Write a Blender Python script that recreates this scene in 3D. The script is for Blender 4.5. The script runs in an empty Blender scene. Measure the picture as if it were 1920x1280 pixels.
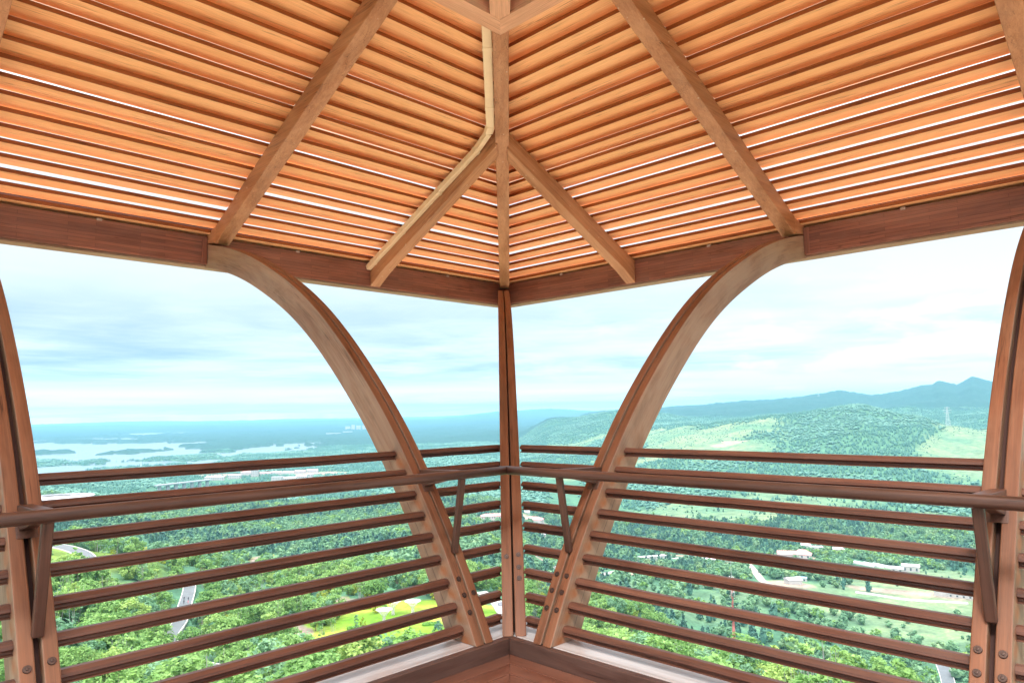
import bpy, bmesh, math, random
import numpy as np
from mathutils import Vector, Matrix
random.seed(7); rng = np.random.default_rng(7)
R_ = math.radians
scene = bpy.context.scene
COL = scene.collection

# ------------------------------------------------------------------ camera calibration
F = 1327.0; CX, CY = 960.0, 640.0
def _n(v): return v / np.linalg.norm(v)
_X = _n(np.array([2272-CX, -(749-CY), -F])); _Y = _n(np.array([-395-CX, -(792-CY), -F]))
_s = _n(_X+_Y); _d = _X-_Y; _d = _n(_d-_s*(_d@_s))
_X = (_s+_d)/2**.5; _Y = (_s-_d)/2**.5; _Z = np.cross(_X, _Y)
RM = np.array([_X, _Y, _Z])
CAM = np.array([-3.2251, -3.2335, 1.5])
def wray(px, py): return RM @ np.array([px-CX, -(py-CY), -F])
cam = bpy.data.objects.new('camera', bpy.data.cameras.new('camera')); COL.objects.link(cam)
m = Matrix.Identity(4)
for i in range(3):
    for j in range(3): m[i][j] = RM[i][j]
    m[i][3] = CAM[i]
cam.matrix_world = m
cam.data.lens = F/1920*36; cam.data.sensor_width = 36; cam.data.clip_start = .05; cam.data.clip_end = 90000
scene.camera = cam

# ------------------------------------------------------------------ object helpers
def tag(o, label=None, cat=None, group=None, kind=None):
    if label: o['label'] = label
    if cat: o['category'] = cat
    if group: o['group'] = group
    if kind: o['kind'] = kind
    return o
def empty(name, loc=(0, 0, 0), rz=0, **k):
    o = bpy.data.objects.new(name, None); COL.objects.link(o); o.location = loc; o.rotation_euler.z = rz
    o.empty_display_size = .1
    return tag(o, **k)
class MB:
    def __init__(s): s.v = []; s.f = []; s.g = []; s.mi = []; s.cm = 0
    def add(s, vs, fs, gs=None):
        b = len(s.v); s.v += [tuple(map(float, v)) for v in vs]
        s.g += [tuple(map(float, q)) for q in (gs if gs is not None else vs)]
        for f in fs: s.f.append(tuple(b+i for i in f)); s.mi.append(s.cm)
    def hexa(s, p, L=None, rnd=None):
        """p: 8 points, 0-3 at start section, 4-7 at end section (same winding)."""
        p = [np.array(q, float) for q in p]
        r = random.uniform(0, 50) if rnd is None else rnd
        c0 = sum(p[:4])/4; c1 = sum(p[4:])/4; L = np.linalg.norm(c1-c0) if L is None else L
        ax = _n(c1-c0) if np.linalg.norm(c1-c0) > 1e-9 else np.array([1, 0, 0.])
        a = _n(p[1]-p[0]+1e-12); b = _n(p[3]-p[0]+1e-12)
        gs = [((q-c0)@ax+r*3.1, (q-p[0])@a+r, (q-p[0])@b+r*1.7) for q in p]
        s.add(p, [(0, 3, 2, 1), (4, 5, 6, 7), (0, 1, 5, 4), (1, 2, 6, 5), (2, 3, 7, 6), (3, 0, 4, 7)], gs)
    def box(s, lo, hi, ax=0):
        x0, y0, z0 = lo; x1, y1, z1 = hi
        if ax == 0: s.hexa([(x0, y0, z0), (x0, y1, z0), (x0, y1, z1), (x0, y0, z1), (x1, y0, z0), (x1, y1, z0), (x1, y1, z1), (x1, y0, z1)])
        elif ax == 1: s.hexa([(x1, y0, z0), (x0, y0, z0), (x0, y0, z1), (x1, y0, z1), (x1, y1, z0), (x0, y1, z0), (x0, y1, z1), (x1, y1, z1)])
        else: s.hexa([(x0, y0, z0), (x1, y0, z0), (x1, y1, z0), (x0, y1, z0), (x0, y0, z1), (x1, y0, z1), (x1, y1, z1), (x0, y1, z1)])
    def beam(s, a, b, w, h, up=(0, 0, 1)):
        a = np.array(a, float); b = np.array(b, float); d = _n(b-a); u = np.array(up, float); u = _n(u-d*(u@d)); r = np.cross(u, d)
        q = [(-w/2, -h/2), (w/2, -h/2), (w/2, h/2), (-w/2, h/2)]
        s.hexa([a+r*i+u*j for i, j in q]+[b+r*i+u*j for i, j in q])
    def tube(s, a, b, ra, rb=None, n=8, caps=True):
        rb = ra if rb is None else rb
        a = np.array(a, float); b = np.array(b, float); d = _n(b-a)
        u = np.array((0, 0, 1.)) if abs(d[2]) < .9 else np.array((1., 0, 0)); r = _n(np.cross(d, u)); u = np.cross(r, d)
        vs = []; gs = []
        for k, (p, rr) in enumerate(((a, ra), (b, rb))):
            for i in range(n):
                t = 2*math.pi*i/n; vs.append(p+rr*(math.cos(t)*r+math.sin(t)*u)); gs.append((np.linalg.norm(b-a)*k, rr*math.cos(t), rr*math.sin(t)))
        fs = [(i, (i+1) % n, n+(i+1) % n, n+i) for i in range(n)]
        if caps: fs += [tuple(range(n-1, -1, -1)), tuple(range(n, 2*n))]
        s.add(vs, fs, gs)
    def sweep(s, secs, cap=True):
        """secs: list of lists of points (same count)"""
        n = len(secs[0]); vs = []; gs = []; L = 0; r = random.uniform(0, 40); prev = None
        for q in secs:
            q = [np.array(p, float) for p in q]; c = sum(q)/n
            if prev is not None: L += np.linalg.norm(c-prev)
            prev = c; vs += q
            gs += [(L+r, np.linalg.norm(p-q[0])+r, (k*.013)+r) for k, p in enumerate(q)]
        fs = []
        for k in range(len(secs)-1):
            for i in range(n): fs.append((k*n+i, k*n+(i+1) % n, (k+1)*n+(i+1) % n, (k+1)*n+i))
        if cap: fs += [tuple(range(n-1, -1, -1)), tuple((len(secs)-1)*n+i for i in range(n))]
        s.add(vs, fs, gs)
    def mesh(s, name, mats, smooth=False):
        me = bpy.data.meshes.new(name); me.from_pydata(s.v, [], s.f); me.validate()
        at = me.attributes.new('gc', 'FLOAT_VECTOR', 'POINT')
        if len(at.data) == len(s.g): at.data.foreach_set('vector', np.array(s.g, 'f').ravel())
        for mm in (mats if isinstance(mats, (list, tuple)) else [mats]): me.materials.append(mm)
        if len(me.polygons) == len(s.mi): me.polygons.foreach_set('material_index', s.mi)
        if smooth: me.polygons.foreach_set('use_smooth', [True]*len(me.polygons))
        me.update(); return me
    def build(s, name, mats, parent=None, bevel=0, smooth=False, loc=None, seg=2, **k):
        o = bpy.data.objects.new(name, s.mesh(name, mats, smooth)); COL.objects.link(o)
        if parent is not None: o.parent = parent
        if loc is not None: o.location = loc
        if bevel:
            b = o.modifiers.new('b', 'BEVEL'); b.width = bevel; b.segments = seg; b.limit_method = 'ANGLE'; b.angle_limit = R_(40)
        return tag(o, **k)
def fixn(o):
    bm = bmesh.new(); bm.from_mesh(o.data); bmesh.ops.recalc_face_normals(bm, faces=bm.faces); bm.to_mesh(o.data); bm.free()
def dup(root, loc, rz=0, s=1, **k):
    def cp(o, par):
        c = o.copy(); COL.objects.link(c); c.parent = par
        for ch in list(o.children): cp(ch, c)
        return c
    r = cp(root, None); r.location = loc; r.rotation_euler.z = rz; r.scale = (s, s, s)
    return tag(r, **k)

# ------------------------------------------------------------------ materials
def newmat(name):
    m = bpy.data.materials.new(name); m.use_nodes = True; nt = m.node_tree; nt.nodes.clear()
    out = nt.nodes.new('ShaderNodeOutputMaterial'); b = nt.nodes.new('ShaderNodeBsdfPrincipled'); nt.links.new(b.outputs[0], out.inputs[0])
    return m, nt, b
def N(nt, t, ins=None, **k):
    n = nt.nodes.new(t)
    for a, v in k.items(): setattr(n, a, v)
    for a, v in (ins or {}).items():
        if isinstance(v, bpy.types.NodeSocket): nt.links.new(v, n.inputs[a])
        else: n.inputs[a].default_value = v
    return n
def c4(c): return (c[0], c[1], c[2], 1)
def mix(nt, f, a, b, bt='MIX'):
    n = nt.nodes.new('ShaderNodeMix'); n.data_type = 'RGBA'; n.blend_type = bt; n.clamp_factor = True
    for s, v in ((0, f), (6, a), (7, b)):
        if isinstance(v, bpy.types.NodeSocket): nt.links.new(v, n.inputs[s])
        elif s == 0: n.inputs[0].default_value = v
        else: n.inputs[s].default_value = c4(v) if len(v) == 3 else v
    return n.outputs[2]
def ramp(nt, f, stops, interp='LINEAR'):
    n = nt.nodes.new('ShaderNodeValToRGB'); nt.links.new(f, n.inputs[0]); cr = n.color_ramp; cr.interpolation = interp
    while len(cr.elements) < len(stops): cr.elements.new(.5)
    for e, (p, c) in zip(cr.elements, stops): e.position = p; e.color = c4(c) if not isinstance(c, (int, float)) else (c, c, c, 1)
    return n.outputs[0]
def math_(nt, op, a, b=0.0, clamp=False):
    n = nt.nodes.new('ShaderNodeMath'); n.operation = op; n.use_clamp = clamp
    for i, v in ((0, a), (1, b)):
        if isinstance(v, bpy.types.NodeSocket): nt.links.new(v, n.inputs[i])
        else: n.inputs[i].default_value = v
    return n.outputs[0]
def noise(nt, vec, scale, detail=4, rough=.55, dist=0.0):
    return N(nt, 'ShaderNodeTexNoise', {'Vector': vec, 'Scale': scale, 'Detail': detail, 'Roughness': rough, 'Distortion': dist}).outputs[0]
def wood(name, dark, mid, light, rough=.55, lam=0.0, weather=0.0, wcol=(.45, .40, .36), spec=.4, knots=.25, stain=0.0, speck=0.0):
    m, nt, b = newmat(name)
    g = N(nt, 'ShaderNodeAttribute', attribute_name='gc').outputs['Vector']
    mp = N(nt, 'ShaderNodeMapping', {'Vector': g, 'Scale': (1.3, 42, 42)}).outputs[0]
    mp2 = N(nt, 'ShaderNodeMapping', {'Vector': g, 'Scale': (.9, 7, 7)}).outputs[0]
    gr = noise(nt, mp, 1.0, 6, .65, .4); pt = noise(nt, mp2, 1.0, 3, .5, .6)
    fine = noise(nt, N(nt, 'ShaderNodeMapping', {'Vector': g, 'Scale': (5, 160, 160)}).outputs[0], 1.0, 3, .6)
    c = ramp(nt, gr, [(.33, dark), (.5, mid), (.67, light)])
    c = mix(nt, .5, c, ramp(nt, pt, [(.34, dark), (.5, mid), (.66, light)]))
    c = mix(nt, .35, c, ramp(nt, fine, [(.35, tuple(x*.6 for x in mid)), (.65, tuple(min(1, x*1.25) for x in mid))]))
    h = gr
    ck = noise(nt, N(nt, 'ShaderNodeMapping', {'Vector': g, 'Scale': (.8, 34, 34), 'Location': (7, 3, 1)}).outputs[0], 1.0, 3, .5, .3)
    cm_ = noise(nt, N(nt, 'ShaderNodeMapping', {'Vector': g, 'Scale': (1.4, 9, 9)}).outputs[0], 1.0, 2, .5)
    crack = math_(nt, 'MULTIPLY', ramp(nt, math_(nt, 'ABSOLUTE', math_(nt, 'SUBTRACT', ck, .5)), [(0, 1.0), (.006, .8), (.018, 0.0)]), ramp(nt, cm_, [(.5, 0.0), (.6, .8)]))
    c = mix(nt, crack, c, tuple(x*.3 for x in dark))
    if lam:
        _sp = N(nt, 'ShaderNodeSeparateXYZ', {'Vector': g}).outputs; mp3 = N(nt, 'ShaderNodeCombineXYZ', {0: _sp[0], 1: math_(nt, 'ADD', _sp[1], _sp[2]), 2: 0.0}).outputs[0]
        br = N(nt, 'ShaderNodeTexBrick', {'Vector': mp3, 'Scale': 1.0, 'Mortar Size': .0016, 'Mortar Smooth': .3, 'Brick Width': .62, 'Row Height': .034,
               'Color1': (1.15, 1.1, 1.05, 1), 'Color2': (.78, .76, .78, 1), 'Mortar': (.45, .4, .4, 1), 'Bias': 0.0})
        br.offset = .37; br.squash = 1.0
        c = mix(nt, lam, c, mix(nt, 1.0, c, br.outputs[0], 'MULTIPLY'))
    if knots:
        vk = N(nt, 'ShaderNodeTexVoronoi', {'Vector': N(nt, 'ShaderNodeMapping', {'Vector': g, 'Scale': (2.1, 6, 6)}).outputs[0], 'Scale': 1.0})
        kk = ramp(nt, vk.outputs['Distance'], [(.0, 1.0), (.07, .8), (.16, 0.0)])
        c = mix(nt, math_(nt, 'MULTIPLY', kk, knots), c, tuple(x*.35 for x in dark))
    if weather:
        pn = noise(nt, N(nt, 'ShaderNodeMapping', {'Vector': g, 'Scale': (1.6, 5, 5)}).outputs[0], 1.0, 5, .6, .8)
        c = mix(nt, math_(nt, 'MULTIPLY', ramp(nt, pn, [(.35, 0.0), (.62, 1.0)]), weather), c, wcol)
    if speck:
        vs = N(nt, 'ShaderNodeTexVoronoi', {'Vector': g, 'Scale': 9.0})
        c = mix(nt, math_(nt, 'MULTIPLY', ramp(nt, vs.outputs['Distance'], [(.0, 1.0), (.055, 1.0), (.09, 0.0)]), speck), c, (.62, .5, .38))
    nt.links.new(c, b.inputs['Base Color'])
    b.inputs['Roughness'].default_value = rough; b.inputs['Specular IOR Level'].default_value = spec
    rr = N(nt, 'ShaderNodeMapRange', {'Value': gr, 'To Min': rough-.1, 'To Max': min(1, rough+.15)}).outputs[0]
    nt.links.new(rr, b.inputs['Roughness'])
    bp = N(nt, 'ShaderNodeBump', {'Height': math_(nt, 'ADD', gr, math_(nt, 'MULTIPLY', fine, .5)), 'Strength': .35, 'Distance': .002})
    nt.links.new(bp.outputs[0], b.inputs['Normal'])
    return m
W = {}
W['post'] = wood('post_wood', (.06, .016, .007), (.19, .064, .027), (.33, .135, .068), .5, weather=.35, wcol=(.30, .15, .085))
W['post_side'] = wood('post_side_wood', (.09, .040, .022), (.26, .135, .08), (.45, .29, .195), .55, weather=.6, wcol=(.37, .255, .18))
def stain_side(m):
    nt = m.node_tree; b = nt.nodes['Principled BSDF']; src = b.inputs['Base Color'].links[0].from_socket
    g = N(nt, 'ShaderNodeSeparateXYZ', {'Vector': N(nt, 'ShaderNodeAttribute', attribute_name='gc').outputs['Vector']})
    off = N(nt, 'ShaderNodeAttribute', attribute_name='dep').outputs['Fac']
    z = N(nt, 'ShaderNodeSeparateXYZ', {'Vector': N(nt, 'ShaderNodeNewGeometry').outputs['Position']}).outputs[2]
    fr = math_(nt, 'FRACT', math_(nt, 'DIVIDE', math_(nt, 'SUBTRACT', z, .140), .1296))
    band = ramp(nt, fr, [(0, .5), (.25, .2), (.45, 0.0), (.62, .8), (.80, 1.0), (1.0, .7)])
    low = ramp(nt, z, [(0, 1.0), (.99, 1.0)]) ; low = math_(nt, 'LESS_THAN', z, 1.19)
    wob = noise(nt, N(nt, 'ShaderNodeNewGeometry').outputs['Position'], 16.0, 3, .6)
    dd = math_(nt, 'ADD', off, math_(nt, 'MULTIPLY', math_(nt, 'SUBTRACT', wob, .5), .09))
    near = ramp(nt, dd, [(.0, 0.0), (.035, .5), (.08, 1.0), (.12, .25), (.15, 0.0)])
    f = math_(nt, 'MULTIPLY', math_(nt, 'MULTIPLY', band, near), math_(nt, 'MULTIPLY', low, .95), True)
    c = mix(nt, f, src, (.30, .085, .018))
    ds = math_(nt, 'ADD', off, math_(nt, 'MULTIPLY', math_(nt, 'SUBTRACT', wob, .5), .012))
    seam = ramp(nt, math_(nt, 'ABSOLUTE', math_(nt, 'SUBTRACT', ds, .168)), [(0, 1.0), (.0015, .9), (.004, 0.0)])
    sz = math_(nt, 'LESS_THAN', z, .9)
    c = mix(nt, math_(nt, 'MULTIPLY', math_(nt, 'MULTIPLY', seam, sz), .8), c, (.06, .03, .02))
    nt.links.new(c, b.inputs['Base Color'])
stain_side(W['post_side'])
W['rafter'] = wood('rafter_wood', (.15, .045, .014), (.37, .15, .062), (.54, .27, .135), .5, weather=.35, wcol=(.55, .30, .17), speck=.5)
W['beam'] = wood('beam_wood', (.12, .038, .024), (.26, .092, .056), (.38, .16, .10), .5, lam=1.0, weather=.15, wcol=(.35, .2, .17))
W['rail'] = wood('rail_wood', (.03, .009, .006), (.11, .036, .02), (.22, .088, .052), .45, weather=.25, wcol=(.20, .11, .08), spec=.5)
W['hand'] = wood('handrail_wood', (.022, .009, .006), (.075, .03, .019), (.17, .08, .055), .38, weather=.25, wcol=(.17, .10, .075), spec=.45)
W['deck'] = wood('deck_wood', (.05, .014, .008), (.125, .040, .022), (.20, .078, .046), .5, weather=.3, wcol=(.22, .12, .09), spec=.5)
W['kerb'] = wood('kerb_wood', (.025, .011, .008), (.07, .031, .023), (.14, .07, .054), .5, lam=.3, weather=.35, wcol=(.17, .105, .085))
W['dark'] = wood('groove_wood', (.03, .012, .01), (.06, .022, .016), (.10, .04, .03), .7, knots=0)
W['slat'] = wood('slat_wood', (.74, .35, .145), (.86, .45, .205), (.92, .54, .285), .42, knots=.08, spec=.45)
W['slat_edge_shade'] = wood('slat_edge_shade_wood', (.20, .045, .008), (.30, .075, .014), (.42, .12, .03), .5, knots=.05)  # slat wood darkened to paint shade onto the inner edges
W['frame'] = wood('frame_wood', (.52, .27, .16), (.66, .36, .23), (.74, .44, .29), .6, knots=.0)
def cover_mat():
    m, nt, b = newmat('cover_sheet'); n = noise(nt, N(nt, 'ShaderNodeNewGeometry').outputs['Position'], 1.2, 4, .6)
    c = ramp(nt, n, [(.3, (.56, .44, .34)), (.7, (.72, .60, .48))]); nt.links.new(c, b.inputs['Base Color']); b.inputs['Roughness'].default_value = .6
    tr = N(nt, 'ShaderNodeBsdfTranslucent', {'Color': c}); mx = N(nt, 'ShaderNodeMixShader', {0: .28, 1: b.outputs[0], 2: tr.outputs[0]}); nt.links.new(mx.outputs[0], nt.nodes['Material Output'].inputs[0]); return m
W['cover'] = cover_mat()
_unused = (lambda *a, **k: None)('cover_wood', (.45, .34, .27), (.55, .44, .36), (.62, .52, .45), .7, knots=0)
def plain(name, col, rough=.5, metal=0, nscale=3.0, var=.15, emis=None):
    m, nt, b = newmat(name)
    co = N(nt, 'ShaderNodeTexCoord').outputs['Object']
    n = noise(nt, co, nscale, 4)
    c = ramp(nt, n, [(.3, tuple(x*(1-var) for x in col)), (.7, tuple(min(1, x*(1+var)) for x in col))])
    nt.links.new(c, b.inputs['Base Color']); b.inputs['Roughness'].default_value = rough; b.inputs['Metallic'].default_value = metal
    return m
W['sill'] = None
def sill_mat():
    m, nt, b = newmat('sill_board')
    g = N(nt, 'ShaderNodeAttribute', attribute_name='gc').outputs['Vector']
    n1 = noise(nt, N(nt, 'ShaderNodeMapping', {'Vector': g, 'Scale': (.7, 14, 14)}).outputs[0], 1.0, 5, .6, .5)
    n2 = noise(nt, g, 3.0, 5, .6)
    c = ramp(nt, n1, [(.3, (.32, .28, .27)), (.5, (.48, .45, .45)), (.75, (.60, .585, .59))])
    c = mix(nt, ramp(nt, n2, [(.5, 0.0), (.7, .5)]), c, (.42, .30, .26))
    nt.links.new(c, b.inputs['Base Color'])
    rr = N(nt, 'ShaderNodeMapRange', {'Value': n2, 'To Min': .2, 'To Max': .5}).outputs[0]; nt.links.new(rr, b.inputs['Roughness'])
    b.inputs['Specular IOR Level'].default_value = .6
    bp = N(nt, 'ShaderNodeBump', {'Height': n1, 'Strength': .2, 'Distance': .002}); nt.links.new(bp.outputs[0], b.inputs['Normal'])
    return m
W['sill'] = sill_mat()
W['metal'] = plain('bolt_metal', (.09, .055, .045), .4, .6)
W['cream'] = plain('cream_plastic', (.72, .56, .36), .45, 0, 6, .06)
W['tape'] = plain('pale_block', (.42, .30, .25), .6)

# ------------------------------------------------------------------ pavilion geometry
PROF = [(-.6, -.36), (.096, .027), (.333, .133), (.484, .222), (.614, .304), (.802, .418), (.943, .521), (1.082, .627), (1.2, .715), (1.317, .801), (1.468, .928), (1.618, 1.073),
        (1.767, 1.226), (1.906, 1.371), (2.062, 1.545), (2.138, 1.635), (2.3, 1.829), (2.452, 2.052), (2.59, 2.268), (2.71, 2.496), (2.808, 2.705), (2.943, 2.991), (3.065, 3.3), (3.176, 3.653), (3.262, 4.0), (3.29, 4.16)]
PROF = np.array(PROF)
# smooth the measured curve (y as a function of arc length)
def smooth_curve(P, n=90, it=6):
    d = np.r_[0, np.cumsum(np.linalg.norm(np.diff(P, axis=0), axis=1))]
    t = np.linspace(0, d[-1], n); Q = np.c_[np.interp(t, d, P[:, 0]), np.interp(t, d, P[:, 1])]
    for _ in range(it*4): Q[1:-1] = .25*Q[:-2]+.5*Q[1:-1]+.25*Q[2:]
    return Q
CUR = smooth_curve(PROF)          # columns z, y  (inner face of the post)
def prof_y(z): return float(np.interp(z, CUR[:, 0], CUR[:, 1]))
KZ = .096; SILL_W = .42
YB = 4.13                        # inner face of the ring beam
def rz_(y): return 5.13-.477*y   # underside of the rafters
TOPH = .19
class Frame:
    """local frame of a wall: a = along the wall, o = outward"""
    def __init__(s, side): s.side = side
    def p(s, a, o, z): return (a, o, z) if s.side == 0 else (o, a, z)
pav = empty('pavilion', (0, 0, 0), label='open wooden hilltop pavilion with curved posts and an orange slatted roof', cat='pavilion')

def curved_board(P3, zmin=KZ, d0=0.0, depth=.245, w0=-.07, w1=-.01, n0=0, n1=None):
    """board following CUR; P3(w, o, z) gives a world point; d0..depth are offsets normal to the curve"""
    secs = []
    C = CUR
    T = np.gradient(C, axis=0); T /= np.linalg.norm(T, axis=1)[:, None]
    for (z, y), (tz, ty) in zip(C, T):
        nz, ny = -ty, tz            # outward/downward normal (pointing away from the inside)
        pts = []
        for d in (d0, depth):
            dd = d
            pts.append((y+ny*dd, z+nz*dd))
        if pts[0][1] < zmin-.45: continue
        (ya, za), (yb, zb) = pts
        secs.append([P3(w0, ya, za), P3(w1, ya, za), P3(w1, yb, zb), P3(w0, yb, zb)])
    # clip the lower end to the sill plane
    out = []
    for q in secs: out.append([list(map(float, p)) for p in q])
    for k in range(4):
        zs = [q[k][2] for q in out]
        j = next(i for i, z in enumerate(zs) if z > zmin)
        if j > 0:
            a, b = np.array(out[j-1][k]), np.array(out[j][k]); t = (zmin-a[2])/(b[2]-a[2]); cpt = list(a+(b-a)*t)
            for i in range(j): out[i][k] = cpt
    j0 = min(next(i for i in range(len(out)) if out[i][k][2] > zmin+1e-6) for k in range(4))
    return out[max(0, j0-1):]
def make_post(P3, gap, wid, bolts, side_mats, label=None):
    root = empty('post', (0, 0, 0)); root.parent = pav
    if label: root['label'] = label
    h = wid/2; g = gap/2
    for (a, b) in ((-h, -g), (g, h)):
        mb = MB(); mb.sweep(curved_board(P3, w0=a, w1=b))
        n = len(mb.f)
        # outer/inner faces take the front wood, the flanks the weathered one
        for i in range(n): mb.mi[i] = 0 if i % 4 in (0, 2) else 1
        o = mb.build('post_board', [W['post'], side_mats], root, bevel=.005)
        dp = o.data.attributes.new('dep', 'FLOAT', 'POINT'); dp.data.foreach_set('value', np.array([0.0 if i % 4 < 2 else .245 for i in range(len(o.data.vertices))], 'f')); fixn(o)
    mb = MB(); mb.sweep(curved_board(P3, w0=-g-.004, w1=g+.004, d0=.06, depth=.2)); o = mb.build('post_core', W['dark'], root); fixn(o)
    mb2 = None
    for (side, z) in bolts:
        w = (-(h+g)/2 if side < 0 else (h+g)/2); y = prof_y(z)
        i = int(np.argmin(abs(CUR[:, 0]-z))); t = CUR[i+1]-CUR[i-1]; t /= np.linalg.norm(t); nz, ny = t[1], -t[0]
        a = np.array(P3(w, y-ny*.004, z-nz*.004)); b = np.array(P3(w, y+ny*.007, z+nz*.007))
        mb = MB(); mb.tube(a, b, .0175, .0155, 14); mb.tube(b, b+(b-a)*.25, .008, .006, 6); mb.build('bolt', W['metal'], root, bevel=.001)
    return root
L0, R0 = Frame(0), Frame(1)
B3 = [.46, .37, .275]
make_post(lambda w, o, z: (-.187+w, o, z), .016, .142, [(-1, z) for z in B3]+[(1, .37)], W['post_side'])
make_post(lambda w, o, z: (o, -.25-w, z), .018, .142, [(s, z) for z in (.475, .385, .29) for s in (-1, 1)], W['post_side'])
make_post(lambda w, o, z: (-2.455+w, o, z), .029, .144, [(-1, .50), (1, .51), (-1, .3), (1, .3)], W['post_side'])
make_post(lambda w, o, z: (o, -2.515-w, z), .029, .144, [(s, z) for z in (.5, .42) for s in (-1, 1)], W['post_side'])
_b = np.array([.045, .0]); _t = np.array([3.9, 3.93])
def corner_p(w, o, z):
    f = (o-.027)/(3.9-.027); c = _b+(_t-_b)*f
    return (c[0]+w*.7071, c[1]-w*.7071, z)
make_post(corner_p, .013, .15, [(-1, .52), (1, .53), (1, .46), (1, .40)], W['post_side'])

# ring beams, with short blocks where they meet the posts
XL = -7.0
for fr, pn in ((L0, (-.187, -2.455)), (R0, (-.25, -2.515))):
    mb = MB(); e = .09
    lo = fr.p(XL, YB, 3.07); hi = fr.p(YB+.0, YB, 3.07)
    def pt(a, o, z): return fr.p(a, o, z)
    # mitred at the corner
    mb.hexa([pt(XL, YB, 3.075), pt(XL, YB+e, 3.075), pt(XL, YB+e, 3.365), pt(XL, YB, 3.365), pt(YB-.001, YB, 3.075), pt(YB+e-.001, YB+e, 3.075), pt(YB+e-.001, YB+e, 3.365), pt(YB-.001, YB, 3.365)])
    o = mb.build('ring_beam', W['beam'], pav, bevel=.004); fixn(o)
    mb = MB()  # lower lip, set out and below
    mb.hexa([pt(XL, YB+.03, 3.05), pt(XL, YB+.2, 3.05), pt(XL, YB+.2, 3.073), pt(XL, YB+.03, 3.073), pt(YB+.03, YB+.03, 3.05), pt(YB+.2, YB+.2, 3.05), pt(YB+.2, YB+.2, 3.073), pt(YB+.03, YB+.03, 3.073)])
    o = mb.build('beam_lip', W['post_side'], pav, bevel=.003); fixn(o)
    mb = MB()  # dark board closing the eaves, standing in for the shadow above the beam
    mb.hexa([pt(XL, YB+.22, 3.07), pt(XL, YB+.26, 3.07), pt(XL, YB+.26, 3.56), pt(XL, YB+.22, 3.56), pt(YB+.22, YB+.22, 3.07), pt(YB+.26, YB+.26, 3.07), pt(YB+.26, YB+.26, 3.56), pt(YB+.22, YB+.22, 3.56)])
    o = mb.build('eaves_shadow_board', W['dark'], pav); fixn(o)
    for k, a in enumerate(pn):
        for s in (-1, 1):
            mb = MB(); x0 = a+s*.075; x1 = x0+s*.055
            mb.box(tuple(np.minimum(pt(x0, YB-.012, 3.078), pt(x1, YB-.002, 3.36))), tuple(np.maximum(pt(x0, YB-.012, 3.078), pt(x1, YB-.002, 3.36))), 2)
            mb.build('joint_block', W['beam'], pav, bevel=.003)
    for a in (3.0, .75, -1.3, -3.6):
        mb = MB(); s_ = .03
        mb.box(tuple(np.minimum(pt(a, YB-.006, 3.352), pt(a+s_*1.5, YB+.02, 3.378))), tuple(np.maximum(pt(a, YB-.006, 3.352), pt(a+s_*1.5, YB+.02, 3.378))), 0)
        mb.build('clip', W['tape'], pav, bevel=.002)

# rafters
YT = -1.9     # how far up the slope the roof is built
def rafter(fr, a, w, y_top, foot=3.93, name='rafter', drop=False):
    """common rafter of wall frame fr at station a, from the eaves up to y_top"""
    mb = MB()
    z0 = rz_(foot)
    if not drop:
        sec0 = [fr.p(a-w/2, foot, z0), fr.p(a+w/2, foot, z0), fr.p(a+w/2, foot, z0+TOPH), fr.p(a-w/2, foot, z0+TOPH)]
        sec1 = [fr.p(a-w/2, y_top, rz_(y_top)), fr.p(a+w/2, y_top, rz_(y_top)), fr.p(a+w/2, y_top, rz_(y_top)+TOPH), fr.p(a-w/2, y_top, rz_(y_top)+TOPH)]
        mb.hexa(sec0+sec1)
        # heel running out over the beam, above the post head
        y1 = YB+.12
        mb.hexa([fr.p(a-w/2+.003, foot-.02, rz_(foot)+.015), fr.p(a+w/2-.003, foot-.02, rz_(foot)+.015), fr.p(a+w/2-.003, foot-.02, rz_(foot)+TOPH), fr.p(a-w/2+.003, foot-.02, rz_(foot)+TOPH),
                 fr.p(a-w/2+.003, y1, 3.31), fr.p(a+w/2-.003, y1, 3.31), fr.p(a+w/2-.003, y1, 3.38), fr.p(a-w/2+.003, y1, 3.38)])
    o = mb.build(name, W['rafter'], pav, bevel=.005); fixn(o); return o
for a in (-.19, -2.45, -4.75): rafter(L0, a, .142, YT)
for a in (-.25, -2.5, -4.8): rafter(R0, a, .142, YT)
# jack rafters: foot on the beam face, head cut to the hip
for fr, a in ((L0, 1.83), (R0, 1.87)):
    w = .14; mb = MB(); hw = .075*1.414
    def q(aa, o, dz): return fr.p(aa, o, rz_(o)+dz)
    b0 = -.085
    secs = []
    for aa in (a-w/2, a+w/2): pass
    y_l = (a-w/2)+hw; y_r = (a+w/2)+hw
    A = [q(a-w/2, YB-.004, b0), q(a+w/2, YB-.004, b0), fr.p(a+w/2, YB-.004, 3.36), fr.p(a-w/2, YB-.004, 3.36)]
    A2 = [q(a-w/2, 3.9, b0*.55), q(a+w/2, 3.9, b0*.55), q(a+w/2, 3.9, TOPH), q(a-w/2, 3.9, TOPH)]
    B = [q(a-w/2, y_l-.03, b0*.1), q(a+w/2, y_r-.03, b0*.1), q(a+w/2, y_r-.03, TOPH-.004), q(a-w/2, y_l-.03, TOPH-.004)]
    mb.sweep([A, A2, B]); o = mb.build('jack_rafter', W['rafter'], pav, bevel=.004); fixn(o)
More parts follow.
